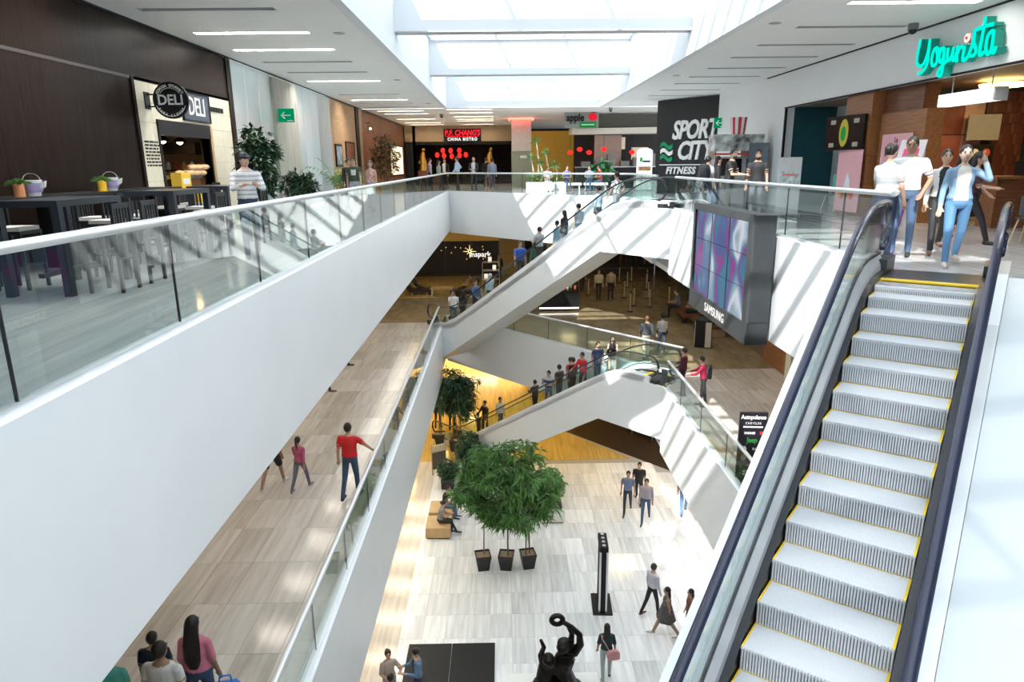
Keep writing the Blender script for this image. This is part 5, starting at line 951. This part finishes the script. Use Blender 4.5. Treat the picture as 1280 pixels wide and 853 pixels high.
palm('feathery palm before the fritted glass', (-6.0, 25.2, 0), .9, 12, 1.1, 3); palm('palm beside the oak wall', (-5.9, 28.2, 0), .7, 12, 1.0, 4, LEAFB)
shrub('variegated plant between the palms', (-5.95, 26.7, 0), .45, .8, 15, mat=pm('leaf_variegated', (.22, .24, .07), .5, var=.6, scale=3), base=steel_box)
shrub('large brown-green tree by the dark timber front', (-5.95, 36.3, 0), .75, 2.5, 16, mat=pm('leaf_olive', (.13, .10, .035), .5, var=.5, scale=3), base=steel_box, n=1800, L=.2)
# far planting: yucca and benches
t = thing('yucca_planter', 'pale-stemmed yucca planter before the food counter', 'plant', (2.3, 37.6, 0)); bx('planter_box', WHITEM, t, (-1.0, 1.1, -.35, .35, 0, .45)); b = MB(); lv = MB(); rng = random.Random(8)
for x, h in ((-.7, 1.7), (-.4, 2.5), (-.2, 1.4), (.1, 1.9), (.6, 1.3)):
    b.tube([(x, 0, .4), (x + .1, .05, .4 + (h - .4) * .5), (x - .05, 0, h)], [.05, .04, .03], 7)
    for q in range(46): a, e = rng.uniform(0, 6.28), rng.uniform(-.5, 1.2); leaf(lv, Vector((x - .05, 0, h)), (math.cos(a) * math.cos(e), math.sin(a) * math.cos(e), math.sin(e)), .42, .025, rng)
cloud(lv, (0, 0, .75), (1.0, .3, .35), 500, .22, .03, rng); b.build('stems', pm('pale_stem', (.52, .48, .40), .7), t, True); fol(lv, LEAFB, t)
shrub('broad-leaved green plant beside the red-topped visitor', (5.2, 37.0, 0), .6, 1.1, 18, mat=pm('leaf_emerald', (.06, .22, .09), .45, var=.4), base=steel_box, L=.3, w=.08, n=500)
for x, l in ((2.1, 'cream bench holding the man in white'), (3.5, 'cream bench beside the yucca planter'), (4.85, 'cream bench holding the visitor in red')):
    t = thing('bench', l, 'bench', (x, 36.3, 0)); bx('seat', pm('cream_seat', (.75, .73, .64), .5), t, (-.6, .6, -.3, .3, .30, .42)); 
    for sx in (-.52, .48):
        for sy in (-.25, .21): bx('leg', WHITEM, t, (sx, sx + .04, sy, sy + .04, 0, .30))
# ---------------------------------------------------------------- deli terrace furniture
def high_table(label, x, y, l=1.3, w=.75, leg=.09):
    t = thing('high_table', label, 'table', (x, y, 0)); g = pm('blue_black_lacquer', (.02, .026, .034), .35); bx('table_top', g, t, (-w / 2, w / 2, -l / 2, l / 2, 1.0, 1.07)); 
    for sx in (-1, 1):
        for sy in (-1, 1): cx_, cy_ = sx * (w / 2 - leg / 2), sy * (l / 2 - leg / 2); bx('leg', g, t, (cx_ - leg / 2, cx_ + leg / 2, cy_ - leg / 2, cy_ + leg / 2, 0, 1.0))
    bx('foot_rail', g, t, (-.03, .03, -l / 2 + leg, l / 2 - leg, .2, .25)); return t
high_table('blue-black high table standing alone near the railing', -5.25, 8.35); high_table('blue-black high table before the second bucket', -5.3, 11.2); high_table('blue-black high table beside the deli hatch', -5.4, 13.4, 1.0)
t = thing('wall_counter', 'long black high counter against the dark timber wall', 'counter', (-6.45, 10.9, 0)); bx('counter_top', BLACK, t, (-.32, .32, -2.6, 2.6, 1.0, 1.055)); 
for y in (-2.5, -.8, .9, 2.42): bx('support', BLACK, t, (-.25, .25, y, y + .08, 0, 1.0))
stool0 = thing('bar_stool', 'black slat-back bar stool with white cushion on the deli terrace', 'chair', (0, 0, 0), 0, 'bar stools on the deli terrace'); g = pm('stool_black', (.014, .014, .016), .4)
bx('seat', g, stool0, (-.2, .2, -.2, .2, .66, .70)); bx('cushion', pm('white_cushion', (.75, .73, .70), .8), stool0, (-.185, .185, -.185, .185, .70, .745))
for sx in (-.2, .165):
    bx('leg', g, stool0, (sx, sx + .035, -.2, -.165, 0, .66)); bx('leg', g, stool0, (sx, sx + .035, .165, .2, 0, 1.02))
bx('foot_rail', g, stool0, (-.165, .165, -.19, -.17, .28, .31)); bx('back_rail', g, stool0, (-.165, .165, .17, .195, .96, 1.02))
for i in range(5): bx('back_slat', g, stool0, (-.14 + i * .062, -.14 + i * .062 + .03, .175, .19, .72, .96))
for i, (x, y, a) in enumerate([(-5.85, 8.35, 1.57), (-4.6, 8.1, -1.57), (-4.6, 8.75, -1.57), (-5.25, 9.35, 0), (-5.75, 9.95, 1.57), (-5.3, 10.2, math.pi), (-4.68, 11.2, -1.57), (-5.9, 11.3, 1.57), (-5.3, 12.3, 0), (-4.7, 13.3, -1.57), (-5.95, 12.6, 1.57), (-6.0, 13.6, 1.57)]):
    o = stool0 if i == 0 else copy_tree(stool0); o.location = (x, y, 0); o.rotation_euler.z = a
    o['label'] = 'black slat-back bar stool with white cushion at the high table ' + ('standing alone near the railing' if i < 4 else 'before the second bucket' if i < 9 else 'beside the deli hatch')
for x, y, c, l in ((-6.3, 9.5, (.75, .3, .12), 'white bucket with lilac print beside a terracotta can'), (-6.3, 11.4, (.85, .5, .03), 'white bucket with lilac print beside an orange can')):
    t = thing('bucket', l, 'bucket', (x + .0, y, 1.055)); MB().lathe([(.001, 0), (.085, 0), (.115, .2), (.125, .2), (.125, .21), (.105, .21)], n=18).build('pail', WHITEM, t, True); MB().lathe([(.12, .17), (.122, .10), (.108, .05), (.105, .05), (.118, .17)], n=18).build('lilac_band', pm('lilac_print', (.35, .30, .55), .5), t, True); MB().tube([(.12 * math.cos(a), 0, .2 + .1 * math.sin(a)) for a in [math.pi * i / 8 for i in range(9)]], .006, 5).build('handle', STEEL, t); MB().ext([(.11, -.02, .17), (.19, -.02, .2), (.17, -.02, .12), (.11, -.02, .08)], (0, .04, 0)).build('spout', WHITEM, t)
    t = thing('herb_can', 'small printed can with green grass beside the ' + ('lilac bucket nearer the railing' if y < 10 else 'lilac bucket nearer the deli'), 'plant', (x - .02, y - .22 if y > 10 else y - .24, 1.055)); MB().lathe([(.001, 0), (.065, 0), (.065, .17), (.055, .17), (.05, .13)], n=14).build('can', pm('can_%.2f' % c[1], c, .4), t, True); lv = MB(); rng = random.Random(int(y * 10))
    for k in range(60): a, e = rng.uniform(0, 6.28), rng.uniform(.6, 1.5); leaf(lv, Vector((0, 0, .15)), (math.cos(a) * math.cos(e), math.sin(a) * math.cos(e), math.sin(e)), .24, .009, rng, 1.2)
    fol(lv, LEAFB, t)
# ---------------------------------------------------------------- upper gallery, yogurt side
t = thing('pull_up_banner', 'grey white pull-up banner with turquoise print behind the railing', 'banner', (7.4, 18.0, 0)); bx('sheet', pm('banner_white', (.66, .68, .70), .5), t, (-.3, .3, 0, .012, .06, 1.5)); bx('foot', STEEL, t, (-.33, .33, -.1, .1, 0, .06)); bx('print', pm('banner_print', (.55, .72, .78), .5, var=.5, scale=9), t, (-.26, .26, -.003, 0, .7, 1.15)); bx('red_text', pm('banner_red', (.8, .25, .25), .5), t, (-.18, .18, -.005, -.003, 1.03, 1.09))
t = thing('photo_kiosk', 'tall photo kiosk with picture header below the red bucket', 'kiosk', (7.75, 23.6, 0)); bx('cabinet', pm('kiosk_grey', (.42, .44, .46), .4), t, (-.6, .45, 0, .7, 0, 1.5)); bx('header', pm('picture_header', (.45, .47, .46), .4, var=.9, scale=3.5), t, (-.65, 1.0, -.05, .7, 1.75, 2.28)); bx('red_edge', pm('edge_red', (.6, .05, .05), .4), t, (-.65, .95, -.06, -.02, 1.62, 1.68)); bx('screen', BLACKG, t, (-.4, .3, -.02, 0, .95, 1.55)); bx('side_cabinet', pm('slate_cabinet', (.16, .20, .24), .35), t, (.5, 1.15, -.1, .75, 0, 2.0)); bx('shelf', STEEL, t, (-.6, .5, -.08, .7, 1.5, 1.56), (-.64, -.6, 0, .7, 1.5, 1.75))
t = thing('popcorn_bucket', 'giant red and white striped bucket on top of the photo kiosk', 'bucket', (7.95, 23.85, 2.281)); b = MB(); n = 16
for k in range(n):
    a0, a1 = 2 * math.pi * k / n, 2 * math.pi * (k + 1) / n; b = MB(); b.rings([[(r * math.cos(a0), r * math.sin(a0), z), (r * math.cos(a1), r * math.sin(a1), z), (r * .9 * math.cos(a1), r * .9 * math.sin(a1), z), (r * .9 * math.cos(a0), r * .9 * math.sin(a0), z)] for r, z in ((.22, 0), (.28, .55))]); b.build('stripe', pm('bucket_red', (.62, .03, .04), .4) if k % 2 else WHITEM, t)
MB().cyl((0, 0, .0), (0, 0, .5), .2, .25, 14).build('filling', pm('popcorn', (.8, .72, .55), .8), t)
t = thing('leaning_banner', 'tall purple and pink banner leaning outside the yogurt shop', 'banner', (7.1, 12.75, 0), -.5); M = Matrix.Rotation(math.radians(10), 4, 'Y'); 
for nm, m, x0, x1, z0, z1 in (('lower_panel', pm('banner_purple', (.25, .02, .20), .45), -.2, .2, .02, 1.0), ('upper_panel', pm('banner_pale', (.78, .72, .76), .45), -.2, .2, 1.0, 1.75), ('print', pm('banner_pinkprint', (.8, .1, .25), .45), -.12, .12, 1.15, 1.6), ('cup_print', pm('banner_cup', (.55, .60, .75), .45), -.1, .1, .25, .6)):
    b = MB(); b.box(x0, x1, -.025 if 'print' in nm else -.02, -.02 if 'print' in nm else .02, z0, z1); b.v = [(v[0] + v[2] * .18, v[1], v[2]) for v in b.v]; b.build(nm, m, t)
b = MB(); b.ext([(-.22, .02, 0), (.5, .02, 0), (.5, .02, 1.72), (.12, .02, 1.72)], (0, .3, 0)); b.build('back_panel', pm('banner_back', (.45, .42, .40), .6), t)
def chair(label, loc, rz):
    t = thing('cafe_chair', label, 'chair', loc, rz); g = pm('chair_grey', (.05, .06, .07), .45); b = MB(); b.rings([[(x, y, z + .0), (x, y, z + .02)] + [(x * .98, y * .98, z + .03), (x * .98, y * .98, z + .01)] for x, y, z in ((-.2, -.2, .45), (.2, -.2, .45), (.2, .2, .45), (-.2, .2, .45))], closed=True); bx('seat', g, t, (-.21, .21, -.21, .21, .44, .465))
    b = MB(); b.ext([(.23 * math.cos(a), .23 * math.sin(a), .5) for a in [math.pi * .08 + math.pi * .84 * i / 10 for i in range(11)]] + [(.21 * math.cos(a), .21 * math.sin(a), .5) for a in [math.pi * .92 - math.pi * .84 * i / 10 for i in range(11)]], (0, 0, .30)); b.build('backrest', g, t, True)
    for sx in (-1, 1):
        for sy in (-1, 1): MB().cyl((sx * .17, sy * .17, .45), (sx * .25, sy * .25, 0), .013, n=6).build('leg', pm('pale_ash', (.55, .42, .28), .5), t)
    return t
chair('grey shell chair on pale legs beside the burgundy sweater', (8.75, 11.25, 0), .6); chair('grey shell chair under the turquoise shirt', (9.55, 19.9, 0), -1.3); chair('grey shell chair under the yellow top', (10.25, 20.1, 0), 1.5)
t = thing('cafe_table', 'small white cafe table between the seated customers', 'table', (9.9, 20.0, 0)); MB().cyl((0, 0, .72), (0, 0, .75), .26, n=24).build('table_top', WHITEM, t, True); MB().cyl((0, 0, .03), (0, 0, .72), .03).build('stem', STEEL, t); MB().cyl((0, 0, 0), (0, 0, .03), .2, n=20).build('base', STEEL, t)
for i, (x, y) in enumerate([(-3.4, 15.7), (-3.4, 24), (-3.3, 33), (5.6, 15), (5.7, 23.5)]):
    t = thing('ceiling_speaker', 'small round speaker grille in the upper ceiling', 'speaker', (x, y, ZC), 0, 'round speaker grilles in the ceiling'); MB().lathe([(.12, 0), (.12, -.015), (.1, -.02)], n=18).build('grille', pm('grille_grey', (.4, .41, .42), .5), t, True); MB().lathe([(.14, 0), (.14, -.008), (.12, -.008)], n=18).build('rim', WHITEM, t)
# ---------------------------------------------------------------- middle gallery
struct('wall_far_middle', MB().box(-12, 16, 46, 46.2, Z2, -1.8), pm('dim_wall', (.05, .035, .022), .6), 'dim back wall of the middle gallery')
t = thing('dark_shop_front', 'dark brown shop front with a spark logo', 'shop front', (-3.2, 43.5, Z2)); 
for i in range(4): bx('facade_panel', pm('espresso', (.016, .009, .006), .35), t, (-3.86 + i * 1.7, -3.86 + i * 1.7 + 1.69, 0, .2, .0, 2.2))
bx('ochre_header', pm('ochre', (.55, .33, .07), .5, emit=.12), t, (-3.86, 2.96, -.05, .2, 2.22, 3.6)); bx('ledge', pm('brown_ledge', (.06, .035, .02), .5), t, (-3.86, 2.96, -.12, 0, .0, .12)); text('lettering', 'inspark', .46, WHNEON, t, plane((1.76, -.02, 1.35), (1, 0, 0)), .01, .008)
rng = random.Random(6); b = MB()
for k in range(8): a = k * math.pi / 4; r = .42 if k % 2 == 0 else .25; b.cyl((1.1 + .06 * math.cos(a), -.03, 1.55 + .06 * math.sin(a)), (1.1 + r * math.cos(a), -.03, 1.55 + r * math.sin(a)), .02, .008, 5)
b.build('spark', emi('spark_gold', (1.0, .75, .35), 2.2), t)
for k in range(14): MB().sph((rng.uniform(-.7, 2.6), -.03, rng.uniform(.7, 2.1)), .035, 6, 4).build('spark_dot', emi('spark_dim', (1.0, .65, .3), .9), t)
t = thing('ochre_shop_front', 'ochre shop front beside the dark shop', 'shop front', (2.0, 43.6, Z2)); bx('facade', pm('ochre_b', (.42, .27, .09), .5), t, (-2.2, 1.6, 0, .2, 0, 3.6)); bx('pilaster', TAN, t, (-2.24, -1.9, -.1, 0, 0, 3.6)); bx('dark_doorway_sheet', BLACK, t, (-.6, .8, -.02, 0, 0, 2.4))  # doorway is a flat black sheet, its darkness painted on
def lounger(label, loc, rz):
    t = thing('lounge_chair', label, 'chair', loc, rz); g = pm('brown_leather', (.022, .013, .01), .4); b = MB(); b.ext([(-.35, y, z) for y, z in ((-.85, .30), (-.75, .38), (.05, .30), (.25, .30), (.72, .95), (.82, .92), (.42, .15), (-.8, .15))], (.7, 0, 0)); b.build('shell', g, t); bx('headrest', g, t, (-.28, .28, .58, .74, .86, 1.0)); 
    for y in (-.6, .25): bx('leg', STEEL, t, (-.28, .28, y, y + .04, 0, .15))
    return t
lounger('dark lounge chair under the parapet corner', (-4.75, 37.2, Z2), -math.pi / 2 + .05 + math.pi); lounger('dark lounge chair beside the escalator foot', (-2.05, 36.6, Z2), math.pi / 2 + math.pi)
t = thing('coffee_table', 'low tan table with white legs between the lounge chairs', 'table', (-3.35, 36.9, Z2)); bx('table_top', pm('tan_wood', (.50, .33, .14), .4), t, (-.6, .6, -.35, .35, .36, .42)); 
for sx in (-.55, .5):
    for sy in (-.3, .26): bx('leg', WHITEM, t, (sx, sx + .05, sy, sy + .05, 0, .36))
t = thing('display_stand', 'steel display stand of white lanterns near the dark shop', 'display', (-.7, 39.0, Z2)); bx('frame', STEEL, t, (-.5, -.46, -.3, .3, 0, 1.5), (.46, .5, -.3, .3, 0, 1.5), (-.5, .5, -.3, .3, .5, .53), (-.5, .5, -.3, .3, 1.0, 1.03), (-.5, .5, -.3, .3, 1.47, 1.5))
for k, (x, z, l) in enumerate([(-.98, .53, 'white lantern on the lower shelf of the steel stand'), (-.5, 1.03, 'white lantern on the middle shelf of the steel stand'), (-.75, 1.5, 'white lantern on top of the steel stand')]): t = thing('table_lantern', l, 'lantern', (x, 39.0, Z2 + z)); bx('glass_box', pm('lantern_glow', (.9, .8, .65), .5, emit=.8), t, (-.1, .1, -.1, .1, .02, .3)); bx('roof', BLACK, t, (-.12, .12, -.12, .12, .3, .34)); bx('base', BLACK, t, (-.12, .12, -.12, .12, 0, .02))
t = thing('retail_kiosk', 'low black retail kiosk with a white light line and lit goods', 'kiosk', (2.68, 32.9, Z2)); bx('body', BLACKG, t, (-.95, .95, -.55, .55, .08, 1.0)); bx('plinth', BLACK, t, (-.9, .9, -.5, .5, 0, .08)); bx('light_line', emi('kiosk_line', (1, .95, .85), 3), t, (-.95, .95, -.565, -.55, .10, .17)); bx('glass_case', SHOPGL, t, (-.93, .93, -.53, .53, 1.0, 1.25))
for k in range(10): tag(MB().lathe([(.03, 0), (.05, .02), (.05, .12), (.02, .16)], n=8).build('trinket', [emi('trinket_red', (.8, .2, .1), .8), emi('trinket_gold', (1, .7, .4), 1.2), WHITEM][k % 3], None, True, (2.68 - .8 + .178 * k, 32.75 + .12 * (k % 3), Z2 + 1.001)), 'small glowing trinket in the black kiosk case', 'trinket', 'trinkets in the kiosk case')
st0 = thing('rope_post', 'slim rope post on a round black base in the waiting area', 'post', (0, 0, 0), 0, 'rope posts in the waiting area'); MB().lathe([(.17, 0), (.17, .02), (.05, .05)], n=18).build('base', BLACK, st0, True); MB().cyl((0, 0, .04), (0, 0, .98), .028, n=10).build('pole', pm('brass_pole', (.55, .46, .30), .3, .8), st0, True); MB().cyl((0, 0, .9), (0, 0, 1.0), .035, n=10).build('belt_head', BLACK, st0)
PST = [(6.38, 35.5), (6.06, 32.0), (8.03, 37.8), (6.92, 40.3), (7.68, 40.5), (4.6, 36.4), (7.1, 38.6), (7.6, 35.2), (8.3, 33.6), (6.5, 33.4), (5.9, 37.6), (8.4, 39.4), (7.2, 33.0)]
for i, (x, y) in enumerate(PST): o = st0 if i == 0 else copy_tree(st0); o.location = (x, y, Z2 - .012)
t = thing('hanging_clothes', 'rack of dark coloured clothes behind the rope posts', 'clothes rack', (7.0, 43.0, Z2)); bx('rail', STEEL, t, (-2.6, 2.6, -.02, .02, 1.7, 1.74)); bx('upright', STEEL, t, (-2.62, -2.58, -.02, .02, 0, 1.74)); bx('upright', STEEL, t, (2.58, 2.62, -.02, .02, 0, 1.74))
for k in range(16): c = [(.10, .02, .02), (.03, .04, .03), (.05, .03, .02), (.02, .02, .03), (.16, .07, .02)][k % 5]; b = MB(); b.ext([(-.03, -.22, .7), (-.03, .22, .7), (-.03, .2, 1.5), (-.03, .06, 1.68), (-.03, -.06, 1.68), (-.03, -.2, 1.5)], (.09, 0, 0)); b.v = [(v[0] - 2.4 + k * .31, v[1], v[2]) for v in b.v]; b.build('garment', pm('garment_%d' % (k % 5), c, .8), t)
t = thing('waste_bin', 'square black and beige waste bin in the middle gallery', 'bin', (7.7, 25.5, Z2), -.35); bx('body', BLACK, t, (-.3, .3, -.3, .3, 0, 1.05)); bx('side_panel', pm('beige_panel', (.55, .50, .44), .5), t, (.08, .302, -.315, -.3, .03, 1.0)); bx('white_panel', WHITEM, t, (-.315, -.3, -.26, .26, .05, 1.0)); bx('blue_label', pm('label_blue', (.06, .16, .35), .5), t, (-.318, -.315, -.1, .14, .5, .85)); bx('lid', DARKST, t, (-.31, .31, -.31, .31, 1.05, 1.1))
for y, l in ((29.9, 'long brown bench holding the man in dark blue'), (27.8, 'long brown bench holding the person in beige')):
    t = thing('bench', l, 'bench', (8.75, y, Z2)); bx('seat', REDWOOD, t, (-.9 if y > 29 else -.45, .3, -1.0, 1.0, .33, .43)); bx('base', TAN, t, (-.3, .25, -.95, .95, 0, .33))
shrub('dark leafy plant behind the gallery bench', (9.0, 31.8, Z2), .6, 1.2, 77, base=steel_box)
t = thing('timber_bay', 'orange timber panelled bay below the video wall', 'panelling', (9.3, 22.3, Z2)); 
for k in range(3): bx('wood_panel', ORWOOD, t, (0, .25, -1.25 + k * .83, -1.25 + k * .83 + .82, 0, 3.55))
bx('cream_return', CREAM, t, (-.25, .25, -1.65, -1.27, 0, 3.55)); 
t = thing('film_poster', 'dark poster with red and gold lettering on the brown wall', 'poster', (9.38, 20.0, Z2 + .1)); bx('frame', BLACK, t, (-.04, 0, -.5, .5, 0, 1.9)); bx('print', pm('poster_print', (.30, .08, .04), .4, var=.95, scale=5), t, (-.045, -.04, -.45, .45, .08, 1.82))
t = thing('dealer_sign', 'black standing sign with car maker names at the middle railing', 'sign', (5.42, 13.95, Z2), -.1); t.scale = (.78, 1, 1); bx('panel', pm('sign_black', (.014, .012, .02), .3), t, (-.38, .38, -.03, .03, .03, 1.62)); bx('foot', STEEL, t, (-.42, .42, -.2, .2, 0, .03))
GM = plane((0, -.035, 0), (1, 0, 0)); G = lambda z, x=0: GM @ Matrix.Translation((x, z, 0))
text('lettering', 'Autopolanco', .13, PALET, t, G(1.51), .003, .003); text('lettering', 'CHRYSLER', .07, PALET, t, G(1.37), .002, space=1.4); bx('wing_line', PALET, t, (-.27, .27, -.036, -.03, 1.27, 1.30)); text('lettering', 'DODGE', .07, PALET, t, G(1.14, -.08), .002, .003, space=1.3); bx('red_mark', pm('mark_red', (.7, .03, .03), .4), t, (.2, .32, -.036, -.03, 1.11, 1.18)); text('lettering', 'Jeep', .17, pm('jeep_green', (.05, .35, .08), .4), t, G(.97), .003, .005); text('lettering', 'RAM', .08, PALET, t, G(.77, .12), .002, .004, space=1.3)
b = MB(); b.cyl((-.2, -.036, .77), (-.2, -.03, .77), .075, n=5); b.build('ram_badge', PALET, t); MB().cyl((-.2, -.036, .56), (-.2, -.03, .56), .075, n=18).build('round_badge', GRY and pm('badge_grey', (.5, .5, .52), .4), t); MB().cyl((.18, -.036, .56), (.18, -.03, .56), .09, n=20).build('round_badge', PALET, t); bx('red_mark', MATS['mark_red'], t, (-.1, .05, -.036, -.03, .36, .40)); text('lettering', '45 5000 2100\n45 5000 2100', .07, PALET, t, G(.2), .002, .002)
# ---------------------------------------------------------------- lower concourse
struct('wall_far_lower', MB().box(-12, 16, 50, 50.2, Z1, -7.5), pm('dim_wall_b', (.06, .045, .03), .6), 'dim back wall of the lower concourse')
t = thing('golden_shop_front', 'glowing golden shop front at the end of the concourse', 'shop front', (-3.6, 47.5, Z1)); 
for k in range(5): bx('lit_panel', emi('golden_window', (1.0, .68, .2), 4.5), t, (-4.6 + k * 1.92, -4.6 + k * 1.92 + 1.88, 0, .1, .0, 3.38))
bx('pilaster', pm('brown_pilaster', (.10, .055, .025), .4), t, (5.0, 6.6, -.3, .2, 0, 3.38)); text('lettering', 'LAUREL', .8, emi('laurel_white', (1, .95, .85), 7.0), t, plane((1.9, -.08, 2.75), (1, 0, 0)), .02, .02)
for i, (y, l) in enumerate(((21.4, 'tan cube seat under the woman in grey'), (22.5, 'tan cube seat under the person in black'))): t = thing('cube_seat', l, 'seat', (-2.35, y, Z1)); bx('cushion', pm('tan_leather', (.50, .34, .17), .5), t, (-.42, .42, -.45, .45, .06, .42)); bx('plinth', BLACK, t, (-.38, .38, -.4, .4, 0, .06))
t = thing('white_bench', 'white slab bench behind the middle bamboo pot', 'bench', (-.05, 23.4, Z1)); bx('seat', WHITEM, t, (-.42, .42, -.75, .75, .1, .46)); bx('plinth', TAN, t, (-.4, .4, -.73, .73, 0, .1))
t = thing('easel_sign', 'wooden easel sign beside the dark shrubs', 'sign', (-2.75, 26.1, Z1), .5); bx('board', pm('sign_board', (.10, .08, .06), .5), t, (-.3, .3, -.02, .02, .25, 1.0)); bx('header', pm('sign_cream', (.6, .5, .35), .5), t, (-.3, .3, -.025, .02, 1.0, 1.3)); bx('leg', MIDWOOD, t, (-.32, -.28, -.02, .02, 0, 1.35)); bx('leg', MIDWOOD, t, (.28, .32, -.02, .02, 0, 1.35)); MB().cyl((0, .02, 1.2), (0, .5, 0), .02, n=5).build('leg', MIDWOOD, t)
t = thing('directory_totem', 'slim black and steel frame totem on a black base plate', 'sign', (2.72, 17.25, Z1), -.06); bx('base', BLACK, t, (-.28, .28, -.5, .5, 0, .03)); bx('rear_post', DARKST, t, (-.1, .1, .33, .38, .03, 1.95)); bx('front_post', BLACK, t, (-.07, .07, -.40, -.32, .03, 1.95)); bx('steel_edge', STEEL, t, (-.12, -.07, -.42, -.34, .03, 1.95)); bx('steel_edge', STEEL, t, (.07, .12, -.42, -.34, .03, 1.95)); bx('top_beam', BLACK, t, (-.12, .12, -.42, .38, 1.95, 2.1)); bx('glass_screen', SHOPGL, t, (-.02, .02, -.32, .33, .1, 1.95))
for k in range(4): MB().cyl((0, -.3 + k * .2, 2.1), (0, -.3 + k * .2, 2.112), .05, n=12).build('spotlight', STEEL, t)
t = thing('black_panel', 'pair of flat black display panels on the marble floor', 'panel', (-1.49, 14.1, Z1)); bx('panel', BLACK, t, (-1.14, -.008, -.2, 1.53, .0, .06)); bx('panel', BLACK, t, (.008, 1.14, -.2, 1.53, 0, .06))
t = thing('statue_platform', 'low white platform under the bronze statue', 'platform', (1.08, 13.0, Z1)); bx('slab', WHITEM, t, (-1.13, 1.13, -1.4, 1.4, 0, .12)); bx('kick', GRY and pm('kick_grey', (.4, .4, .41), .5), t, (-1.1, 1.1, -1.42, -1.4, 0, .06))
# bronze figure group
t = thing('bronze_statue', 'dark bronze statue of entwined figures raising a ring', 'statue', (1.1, 13.2, Z1 + .12)); bx('plinth', pm('statue_plinth', (.02, .02, .022), .4), t, (-.35, .5, -.35, .4, 0, .5)); P = MB()
def limb(*pr): P.tube([p[:3] for p in pr], [p[3] for p in pr], 10)
limb((.12, 0, .5, .26), (.14, 0, .85, .22), (.1, -.03, 1.15, .17), (.14, 0, 1.4, .2), (.16, 0, 1.58, .14)); P.sph((.1, -.05, 1.76), (.12, .13, .15)); P.sph((.13, 0, 1.84), (.13, .12, .08))
limb((.3, 0, 1.52, .085), (.42, 0, 1.78, .075), (.40, -.02, 2.05, .06), (.26, -.02, 2.25, .05), (.14, -.02, 2.35, .05)); limb((.18, 0, 1.52, .08), (.26, .05, 1.8, .06), (.27, .02, 2.05, .05), (.2, 0, 2.25, .045))
P.tube([(.0 + .10 * math.cos(a), 0, 2.42 + .11 * math.sin(a)) for a in [2 * math.pi * i / 18 for i in range(18)]], .052, 8, closed=True)
limb((-.18, -.1, .5, .24), (-.2, -.1, .8, .2), (-.22, -.08, 1.05, .16), (-.17, -.05, 1.28, .17)); P.sph((-.16, -.1, 1.5), (.12, .14, .13)); limb((-.26, -.05, 1.35, .07), (-.3, -.05, 1.55, .055), (-.24, -.08, 1.8, .045), (-.30, -.08, 2.0, .03)); limb((-.1, -.1, 1.3, .08), (.1, -.2, 1.1, .06), (.2, -.22, .9, .05))
limb((-.3, -.15, .95, .14), (-.42, -.2, .75, .12), (-.38, -.2, .55, .14)); limb((.2, -.1, .9, .15), (.05, -.25, .75, .13), (0, -.3, .55, .12)); P.sph((-.38, -.15, .62), (.17, .16, .16)); P.sph((.0, -.15, .58), (.3, .25, .18)); P.sph((.3, 0, .6), (.2, .22, .2))
P.v = [(v[0] * 1.25, v[1] * 1.3, v[2]) for v in P.v]
ob = bpy.data.objects.new('tmp_statue', P.mesh('figures', BRONZE)); C.objects.link(ob); md = ob.modifiers.new('r', 'REMESH'); md.mode = 'VOXEL'; md.voxel_size = .016; sm = ob.modifiers.new('s', 'SMOOTH'); sm.factor = .5; sm.iterations = 3
def fin(ev, src, t=t):
    m = bpy.data.meshes.new_from_object(ev); m.materials.clear(); m.materials.append(BRONZE); m.polygons.foreach_set('use_smooth', [True] * len(m.polygons)); link('figures', m, t)
LATER.append(('body', fin, ob))
t = thing('clothes_rack', 'chrome clothes rail in the lower shop entrance', 'clothes rack', (6.35, 29.6, Z1), -.85); bx('rail', STEEL, t, (-.6, .6, -.02, .02, 1.3, 1.33)); bx('upright', STEEL, t, (-.6, -.57, -.02, .02, 0, 1.3)); bx('upright', STEEL, t, (.57, .6, -.02, .02, 0, 1.3))
for k in range(9): c = [(.02, .02, .022), (.08, .06, .05), (.03, .03, .04)][k % 3]; b = MB(); b.ext([(-.02, -.2, .3), (-.02, .2, .3), (-.02, .18, 1.1), (-.02, .05, 1.28), (-.02, -.05, 1.28), (-.02, -.18, 1.1)], (.07, 0, 0)); b.v = [(v[0] - .5 + k * .12, v[1], v[2]) for v in b.v]; b.build('garment', pm('rackcloth_%d' % (k % 3), c, .8), t)
# ---------------------------------------------------------------- finish: turn text and bodies into plain meshes
bpy.context.view_layer.update()
dg = bpy.context.evaluated_depsgraph_get()
for it in LATER:
    if it[0] == 'text':
        _, o, name, parent, M, mat = it
        me = bpy.data.meshes.new_from_object(o.evaluated_get(dg)); me.name = name
        n = link(name, me, parent); n.matrix_local = M
        if not me.materials: me.materials.append(mat)
        if parent is None: pass
    else: it[1](it[2].evaluated_get(dg), it[2])
for it in LATER:
    o = it[1] if it[0] == 'text' else it[2]
    d = o.data; bpy.data.objects.remove(o)
